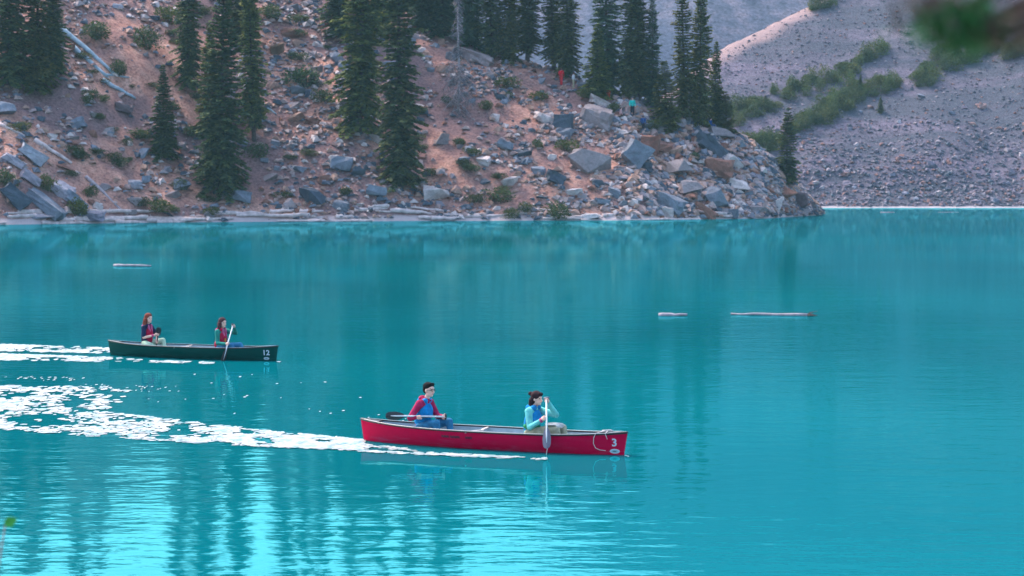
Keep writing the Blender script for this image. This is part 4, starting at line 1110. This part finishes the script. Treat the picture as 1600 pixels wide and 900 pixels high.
# man, stern of the red canoe
xm = -1.33
man = dict(j=dict(hip=(-.06, 0, .28), chest=(-.02, 0, .55), neck=(.02, 0, .75), head=(.075, -.005, .895),
    sh_r=(-.02, -.185, .665), sh_l=(-.0, .185, .665), el_r=(-.17, -.27, .46), el_l=(.12, .25, .45), ha_r=(.03, -.30, .52), ha_l=(.40, -.02, .52),
    kn_r=(.30, -.14, .405), kn_l=(.42, .14, .415), ft_r=(.33, -.13, .09), ft_l=(.46, .13, .09)),
    yaw=-.22, hs=1.03, glasses=True, grip={-1: (.86, .5, 0), 1: (-.5, .2, .8)}, m_leg=jeans, m_shoe=shoe, m_top=jm, m_vest=vblue, m_hair=hblack,
    vest_parts=lambda h, c: [('vest_belt', [('e', c + V3(.01, 0, -.12), (.163, .188, .018))], vnavy), ('buckle', [('e', c + V3(.165, -.05, -.12), (.014, .022, .022))], yellow)],
    hair=lambda c: [('e', c + V3(-.012, 0, .060), (.098, .084, .080)), ('e', c + V3(-.055, 0, .01), (.055, .078, .075)), ('c', c + V3(.05, -.03, .105), c + V3(.07, .03, .10), .03, .03)],
    extra=lambda J: [('hood', [('e', J['neck'] + V3(-.085, 0, -.01), (.06, .10, .055)), ('c', J['neck'] + V3(-.03, -.075, -.02), J['neck'] + V3(.05, -.06, -.05), .03, .025), ('c', J['neck'] + V3(-.03, .075, -.02), J['neck'] + V3(.05, .06, -.05), .03, .025)], jm)])
paddler('person', 'person with short black hair, glasses, maroon jacket and blue vest in the red canoe stern', rc, rrz, xm, man)
paddle('paddle held level by the person in the maroon jacket', rc, rrz, (xm + .43, -.02, .52), (xm - .52, -.56, .545), (0, .15, 1), M['bladeblack'], M['shaft'], .36, .078)

# woman, bow of the red canoe
xw = .86
wom = dict(j=dict(hip=(-.04, 0, .27), chest=(-.01, 0, .52), neck=(.01, 0, .70), head=(.065, -.005, .825),
    sh_r=(-.02, -.165, .615), sh_l=(.01, .165, .62), el_r=(.05, -.26, .40), el_l=(.40, .10, .60), ha_r=(.385, -.36, .62), ha_l=(.355, -.22, .935),
    kn_r=(.50, -.12, .40), kn_l=(.52, .12, .41), ft_r=(.56, -.12, .09), ft_l=(.58, .12, .09)),
    yaw=-.15, hs=.96, grip={-1: (-.2, .42, .9), 1: (.9, .1, .1)}, m_leg=khaki, m_shoe=shoe, m_top=jmint, m_vest=vblue, m_hair=hdark,
    vest_parts=lambda h, c: [('vest_panel', [('e', h + V3(.02, -.03, .13), (.155, .175, .075))], vgreen), ('vest_trim', [('c', c + V3(-.05, -.17, .11), c + V3(-.04, -.185, -.14), .018, .018)], vnavy)],
    hair=lambda c: [('e', c + V3(-.010, 0, .050), (.098, .088, .088)), ('e', c + V3(-.055, 0, -.01), (.062, .085, .09)), ('c', c + V3(-.085, -.02, -.03), c + V3(-.135, -.02, -.22), .055, .03),
                    ('e', c + V3(-.12, 0, .085), (.042, .045, .038)), ('c', c + V3(.06, -.04, .085), c + V3(.075, .04, .08), .028, .028)],
    extra=lambda J: [('cloth_on_lap', [('e', J['kn_r'] + V3(-.09, .1, .085), (.17, .17, .025)), ('e', J['kn_r'] + V3(.03, .1, .06), (.05, .15, .05))], towel),
                     ('wrist_band', [('c', J['ha_r'] + (J['el_r'] - J['ha_r']).normalized() * .075, J['ha_r'] + (J['el_r'] - J['ha_r']).normalized() * .095, .042, .042)], pinkband)])
paddler('person', 'person with dark hair bun, mint shirt and blue vest in the red canoe bow', rc, rrz, xw, wom)
paddle('pale shafted paddle held upright against the red hull with a dark blade', rc, rrz, (xw + .355, -.22, .965), (xw + .53, -.58, .115), (1, .1, 0), M['bladegrey'], M['shaft'], .40, .078)

# woman with red hair, stern of the green canoe
xa = -1.37
wa = dict(j=dict(hip=(-.07, 0, .32), chest=(-.06, 0, .60), neck=(-.03, 0, .80), head=(.01, -.01, .945),
    sh_r=(-.05, -.17, .70), sh_l=(-.04, .17, .70), el_r=(.0, -.25, .50), el_l=(.12, .23, .50), ha_r=(.395, -.155, .62), ha_l=(.31, -.08, .40),
    kn_r=(.20, -.24, .33), kn_l=(.38, .12, .44), ft_r=(.40, -.02, .14), ft_l=(.46, .10, .10)),
    yaw=-.35, hs=1.04, sleeve=.78, grip={-1: (.35, -.3, .89), 1: (.35, -.3, .89)}, m_leg=palegreen, m_shoe=shoe, m_top=jnavy, m_vest=vnavy, m_hair=hred,
    vest_parts=lambda h, c: [('vest_front', [('e', c + V3(.065, -.015, -.06), (.105, .165, .19)), ('c', h + V3(.06, 0, .1), c + V3(.05, 0, -.05), .115, .13)], vred), ('vest_collar', [('c', c + V3(.09, -.07, .17), c + V3(.13, -.05, .02), .038, .03), ('c', c + V3(.09, .07, .17), c + V3(.13, .05, .02), .038, .03), ('c', c + V3(-.07, -.1, .16), c + V3(-.07, .1, .16), .035, .035)], vpink)],
    hair=lambda c: [('e', c + V3(-.015, 0, .052), (.104, .092, .090)), ('e', c + V3(-.06, 0, -.02), (.075, .098, .11)), ('c', c + V3(-.05, -.07, -.04), c + V3(-.06, -.09, -.20), .055, .04), ('c', c + V3(-.09, 0, -.05), c + V3(-.14, -.02, -.22), .075, .05), ('c', c + V3(-.05, .07, -.04), c + V3(-.06, .09, -.20), .055, .04)],
    extra=lambda J: [('bracelet', [('c', J['ha_r'] + (J['el_r'] - J['ha_r']).normalized() * .14, J['ha_r'] + (J['el_r'] - J['ha_r']).normalized() * .155, .04, .04)], pinkband)])
paddler('person', 'person with long red hair, navy top and pale trousers in the green canoe stern', gc, grz, xa, wa)
paddle('dark paddle held crosswise by the red haired person, blade end showing', gc, grz, (xa + .21, .01, .13), (xa + .47, -.22, .82), (.9, .4, 0), M['bladeblack'], M['bladeblack'], .30, .075)

# woman with brown hair, bow of the green canoe
xb = .98
wb = dict(j=dict(hip=(-.06, 0, .29), chest=(-.06, 0, .55), neck=(-.04, 0, .745), head=(.0, -.01, .885),
    sh_r=(-.07, -.17, .645), sh_l=(.0, .17, .66), el_r=(-.0, -.27, .41), el_l=(.30, .18, .66), ha_r=(.375, -.365, .44), ha_l=(.41, -.15, .92),
    kn_r=(.34, -.15, .38), kn_l=(.46, .12, .39), ft_r=(.52, -.12, .10), ft_l=(.60, .12, .10)),
    yaw=-.3, hs=1.02, grip={-1: (.1, .35, .93), 1: (.9, .1, .2)}, m_leg=jeans, m_shoe=shoe, m_top=jgreen, m_vest=vred, m_hair=hbrown,
    vest_parts=lambda h, c: [('vest_front', [('e', c + V3(.065, -.02, -.085), (.105, .165, .15)), ('c', h + V3(-.03, -.02, .07), h + V3(.05, -.02, .1), .15, .13)], vred), ('vest_collar', [('c', c + V3(.09, -.07, .17), c + V3(.13, -.05, .02), .038, .03), ('c', c + V3(.09, .07, .17), c + V3(.13, .05, .02), .038, .03), ('c', c + V3(-.07, -.11, .16), c + V3(-.07, .11, .16), .042, .042)], vpink), ('whistle', [('c', c + V3(.165, -.06, -.08), c + V3(.165, -.06, -.13), .018, .018)], yellow)],
    hair=lambda c: [('e', c + V3(-.015, 0, .052), (.102, .092, .088)), ('e', c + V3(-.055, 0, -.02), (.075, .098, .10)), ('c', c + V3(-.04, -.075, -.03), c + V3(-.05, -.085, -.15), .052, .045), ('c', c + V3(-.08, 0, -.04), c + V3(-.10, 0, -.16), .075, .06), ('c', c + V3(-.04, .075, -.03), c + V3(-.05, .085, -.15), .052, .045)])
paddler('person', 'person with shoulder length brown hair, green sweater and jeans in the green canoe bow', gc, grz, xb, wb)
paddle('white shafted paddle dipped in the water beside the green canoe bow', gc, grz, (xb + .41, -.15, .95), (xb + .33, -.60, -.08), (.2, .9, .2), M['bladeblack'], M['shaft'], .44, .09)

# ------------------------------------------------------------------ hikers
def hiker(px, py, hgt, top, leg, hairm, label, yaw=0.0, sit=False):
    p = hit(px, py)
    if p is None: return
    k = hgt / 1.72 * 1.25; e = empty('person', p, yaw); e.scale = (k, k, k); tag(e, label, 'person')
    z0 = -.42 if sit else 0.0; z = lambda q: q + z0
    kn = {s_: (V3(.42, s_ * .12, .52) if sit else V3(.06 * s_ + .03, s_ * .10, .50)) for s_ in (-1, 1)}
    ft = {s_: (V3(.45, s_ * .12, .08) if sit else V3(.12 * s_, s_ * .11, .07)) for s_ in (-1, 1)}
    hip, chest, hc = V3(0, 0, z(.95)), V3(0, 0, z(1.25)), V3(.03, 0, z(1.60)); b_ = head_prims(hc, 0) + [('c', chest, hc, .06, .05), ('c', hip, chest, .1, .12)]
    j, t = [('c', hip + V3(0, 0, .02), chest + V3(0, 0, .1), .15, .155)], [('c', hip + V3(0, -.03, -.02), hip + V3(0, .03, -.02), .14, .14)]
    for s_ in (-1, 1):
        sh_, el_, ha_ = V3(0, s_ * .19, z(1.40)), V3(-.03, s_ * .26, z(1.14)), V3(.12, s_ * .25, z(.95))
        b_ += [('c', sh_, el_, .05, .04), ('c', el_, ha_, .04, .035), ('c', ha_, ha_ + V3(.05, 0, -.07), .035, .025), ('c', hip + V3(0, s_ * .08, 0), kn[s_], .08, .055), ('c', kn[s_], ft[s_], .05, .04), ('c', ft[s_], ft[s_] + V3(.14, 0, -.03), .045, .04)]
        j += [('c', sh_, el_, .085, .07), ('c', el_, ha_, .07, .05), ('c', chest + V3(0, 0, .1), sh_, .1, .09)]
        t += [('c', hip + V3(0, s_ * .09, -.02), kn[s_], .11, .08), ('c', kn[s_], ft[s_], .08, .065)]
    fused('body', b_, .02, M['skin'], e, 1); fused('jacket', j, .025, top, e, 2); fused('trousers', t, .025, leg, e, 2)
    fused('hair', [('e', hc + V3(-.02, 0, .05), (.11, .095, .09)), ('e', hc + V3(-.05, 0, 0), (.07, .09, .09))], .02, hairm, e, 1)
    return e
dkleg = cloth('dark_trousers', (0.03, 0.03, 0.045)); redtop = cloth('red_top', (0.62, 0.012, 0.03)); white = cloth('white_top', (0.55, 0.58, 0.66)); teal = cloth('teal_jacket', (0.01, 0.55, 0.50)); orange = cloth('orange_top', (0.45, 0.06, 0.03)); bluetop = cloth('blue_top', (0.015, 0.07, 0.24)); pinktop = cloth('pale_pink_top', (0.55, 0.36, 0.38))
hiker(877, 133, 1.75, redtop, redtop, hbrown, 'hiker dressed all in red standing on the crest', 1.2)
hiker(896, 138, 1.6, white, khaki, hbrown, 'hiker in a whitish top beside the one in red', 0.4)
hiker(951, 157, 1.3, orange, orange, hbrown, 'small hiker in an orange top behind the pale flat slab', 2.0)
hiker(988, 182, 1.9, teal, dkleg, hblack, 'hiker in a bright teal jacket and dark trousers', -1.4)
hiker(970, 186, 1.55, pinktop, dkleg, hbrown, 'hiker in a pale pink top crouching by the slabs', 0.2, True)
hiker(1005, 208, 1.75, bluetop, dkleg, hbrown, 'hiker in dark blue above the leaning slab', 1.0)
hiker(1094, 198, 1.8, dkleg, dkleg, hdark, 'hiker in black standing under the tall spruce pair', -1.2)
hiker(1110, 203, 1.6, bluetop, bluetop, hbrown, 'hiker in blue sitting at the edge under the spruces', -.6, True)

# ------------------------------------------------------------------ painted water glints, splash and drips
fr_ = np.random.default_rng(8)
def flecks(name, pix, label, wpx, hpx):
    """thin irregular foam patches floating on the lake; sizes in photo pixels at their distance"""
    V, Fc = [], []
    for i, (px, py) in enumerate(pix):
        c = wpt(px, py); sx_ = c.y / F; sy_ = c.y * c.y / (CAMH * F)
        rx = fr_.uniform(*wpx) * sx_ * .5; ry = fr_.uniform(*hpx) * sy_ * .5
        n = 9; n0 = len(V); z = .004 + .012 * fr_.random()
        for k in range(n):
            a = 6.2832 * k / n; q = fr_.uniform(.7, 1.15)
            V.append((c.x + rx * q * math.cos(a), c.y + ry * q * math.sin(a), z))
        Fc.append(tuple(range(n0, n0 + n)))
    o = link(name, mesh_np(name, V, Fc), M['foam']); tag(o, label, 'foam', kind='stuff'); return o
def between(x0, x1, up, lo, n, cov=lambda t: 1.0):
    out = []
    xs_u, ys_u = zip(*up); xs_l, ys_l = zip(*lo)
    while len(out) < n:
        px = fr_.uniform(x0, x1); a, b_ = np.interp(px, xs_u, ys_u), np.interp(px, xs_l, ys_l)
        py = fr_.uniform(a, b_)
        q = noise.noise((px * .02, py * .12, 3.3)) * .5 + .5
        if fr_.random() < cov(px, py, (py - a) / max(b_ - a, .1)) * min(1, max(0.04, (q - .34) / .22)): out.append((px, py))
    return out
UPR = [(0, 640), (112, 638), (202, 648), (270, 656), (412, 673), (566, 687)]; LOR = [(0, 671), (112, 680), (202, 686), (375, 697), (566, 704)]
pix = between(-20, 566, UPR, LOR, 1900, lambda x, y, f: 1.0 if x > 220 else (.35 + .65 * x / 220 if f < .7 else 1))
pix += between(340, 566, UPR, LOR, 1100, lambda x, y, f: 1)
pix += between(-20, 200, [(-20, 602), (200, 606)], [(-20, 640), (200, 640)], 620, lambda x, y, f: max(0, 1 - x / 210) ** .7 * (.4 + .6 * f))
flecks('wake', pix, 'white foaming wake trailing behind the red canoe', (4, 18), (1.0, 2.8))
pix = between(-20, 178, [(0, 538), (170, 544)], [(0, 549), (170, 552)], 620, lambda x, y, f: 1) + between(-20, 215, [(0, 553), (215, 560)], [(0, 563), (215, 566)], 480, lambda x, y, f: 1) + between(215, 332, [(215, 562), (332, 566)], [(215, 566), (332, 569)], 60, lambda x, y, f: 1)
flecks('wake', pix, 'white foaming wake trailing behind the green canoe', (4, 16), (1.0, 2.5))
pix = between(562, 655, [(562, 693), (655, 704)], [(562, 706), (655, 711)], 130, lambda x, y, f: 1) + between(655, 850, [(655, 707), (850, 716)], [(655, 711), (850, 719)], 190, lambda x, y, f: 1)
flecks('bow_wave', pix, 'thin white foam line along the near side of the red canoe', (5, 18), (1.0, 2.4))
pix = between(0, 130, [(0, 589), (130, 589)], [(0, 595), (130, 595)], 26, lambda x, y, f: 1) + between(120, 330, [(120, 600), (330, 604)], [(120, 614), (330, 612)], 46, lambda x, y, f: max(.1, 1 - (x - 120) / 200)) + between(150, 640, [(150, 570), (640, 590)], [(150, 640), (640, 665)], 26, lambda x, y, f: .5)
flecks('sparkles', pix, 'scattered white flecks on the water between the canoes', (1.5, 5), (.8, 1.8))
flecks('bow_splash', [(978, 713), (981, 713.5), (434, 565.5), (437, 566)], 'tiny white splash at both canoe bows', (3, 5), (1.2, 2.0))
mb = MB(); dm = Matrix.Rotation(rrz, 4, 'Z'); dm.translation = rc
for k in range(9):
    p = dm @ V3(xw + .54 - .02 * k / 9, -.585, .105 - .012 * k); prim_mesh(mb, [('e', p + V3(0, -.02 * (k % 2), 0), (.007, .007, .012))])
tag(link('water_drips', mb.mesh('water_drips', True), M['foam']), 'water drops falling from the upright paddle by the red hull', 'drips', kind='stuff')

# ------------------------------------------------------------------ near bank plants, out of focus
def leaf_blade(mb, p, d, up, L, W):
    p, d = Vector(p), Vector(d).normalized(); s_ = d.cross(Vector(up)).normalized(); n_ = s_.cross(d)
    prof = [(0, .02), (.2, .7), (.45, 1), (.7, .75), (.9, .3), (1, .02)]
    V = []
    for t, w in prof: V += [p + d * L * t - s_ * W * w + n_ * .06 * L * w, p + d * L * t, p + d * L * t + s_ * W * w + n_ * .06 * L * w]
    mb.add(V, [q for i in range(5) for q in ((3 * i, 3 * i + 1, 3 * i + 4, 3 * i + 3), (3 * i + 1, 3 * i + 2, 3 * i + 5, 3 * i + 4))])
M['leaf'] = plain('fresh_leaf', (0.03, 0.30, 0.03), .5, .3, 20, .4); M['leafrim'] = plain('pink_stem', (0.36, 0.27, 0.25), .7, .2, 20)
M['darkneedle'] = leaf_material('near_needles', (0.01, 0.07, 0.025), (0.02, 0.13, 0.04), (0.04, 0.19, 0.05), .2)
M['browntwig'] = leaf_material('brown_needles', (0.04, 0.035, 0.03), (0.06, 0.05, 0.04), (0.09, 0.07, 0.05), .1)
tipp = at_depth(8, 822, 9.0); gx, gy = tipp.x - .16, 9.1
sp = empty('sapling', (gx, gy, bank_h(gx, gy))); gz = bank_h(gx, gy)
lp = lambda v: Vector(v) - Vector((gx, gy, gz))
mb = MB(); mb.tube([(0, 0, -.1), (.05, 0, .9), (.08, 0, tipp.z - gz - .35), lp(tipp)], [.010, .008, .005, .003], 7); link('stem', mb.mesh('stem', True), M['leafrim'], sp)
for k, (c, d, L, W) in enumerate([(at_depth(6, 820, 9), (1, 0, .45), .058, .023), (tipp - Vector((.07, 0, .16)), (-.9, .1, .4), .10, .035), (tipp - Vector((.1, 0, .55)), (-.7, .3, -.1), .10, .035), (tipp - Vector((.12, 0, .62)), (-.8, -.3, .2), .11, .035)]):
    mb = MB(); leaf_blade(mb, lp(c), d, (0, -1, .35), L, W); link('leaf', mb.mesh('leaf', True), M['leaf'], sp)
tag(sp, 'blurred green leaf on a stalk at the lower left edge', 'plant')
# conifer bough reaching in from a trunk beyond the right edge
tx, ty = 1.25, 3.0; tz = bank_h(tx, ty)
nt_ = empty('near_conifer', (tx, ty, tz)); mb = MB(); mb.tube([(0, 0, -.2), (.03, 0, 1.5), (0, 0, 4.5)], [.11, .09, .05], 10); link('trunk', mb.mesh('trunk', True), M['bark'], nt_)
rd = random.Random(4); Qg, Qb = [], []; bl = MB()
def lq(v): return Vector(v) - Vector((tx, ty, tz))
for (px, py, mat_) in [(1478, 26, 'g'), (1515, 20, 'g'), (1455, 42, 'g'), (1500, 48, 'g'), (1540, 40, 'g'), (1565, 45, 'b'), (1590, 50, 'b'), (1450, 10, 'b'), (1520, 60, 'g'), (1610, 20, 'b'), (1640, 40, 'b')]:
    tip = lq(at_depth(px, py, 2.9 + rd.uniform(-.2, .2))); z0 = 5.25 - tz + rd.uniform(-.05, .1)
    bl.tube([(0, 0, z0 + .1), tuple(tip.lerp(Vector((0, 0, z0 + .1)), .5) + Vector((0, 0, .03))), tuple(tip)], [.012, .007, .003], 5)
    for k in range(80):
        p = tip + Vector((rd.gauss(0, .017), rd.gauss(0, .02), rd.gauss(0, .011))); d = Vector((rd.gauss(0, 1), rd.gauss(0, 1), rd.gauss(0, .7))).normalized() * rd.uniform(.015, .03)
        w = d.cross(Vector((rd.gauss(0, 1), rd.gauss(0, 1), rd.gauss(0, 1)))).normalized() * .0035
        (Qg if mat_ == 'g' else Qb).append((p, p + d * .5 + w, p + d, p + d * .5 - w))
link('bough', bl.mesh('bough', True), M['bark'], nt_)
link('green_needles', quads_mesh('green_needles', [[tuple(v) for v in q] for q in Qg]), M['darkneedle'], nt_); link('brown_needles', quads_mesh('brown_needles', [[tuple(v) for v in q] for q in Qb]), M['browntwig'], nt_)
tag(nt_, 'blurred dark green conifer bough hanging in at the upper right corner', 'tree')

# ------------------------------------------------------------------ haze
HAZE = 0.00015
if HAZE:
    mb = MB(); mb.box((0, 480, 240), (1700, 1120, 489)); ho = link('haze', mb.mesh('haze')); m = bpy.data.materials.new('haze'); m.use_nodes = True; n = m.node_tree; n.nodes.remove(n.nodes['Principled BSDF'])
    pv = n.nodes.new('ShaderNodeVolumePrincipled'); pv.inputs['Color'].default_value = (0.45, 0.85, 1, 1); pv.inputs['Density'].default_value = HAZE
    n.links.new(pv.outputs[0], n.nodes['Material Output'].inputs['Volume']); ho.data.materials.append(m); ho['kind'] = 'stuff'; ho['label'] = 'thin bluish haze in the lake valley air'
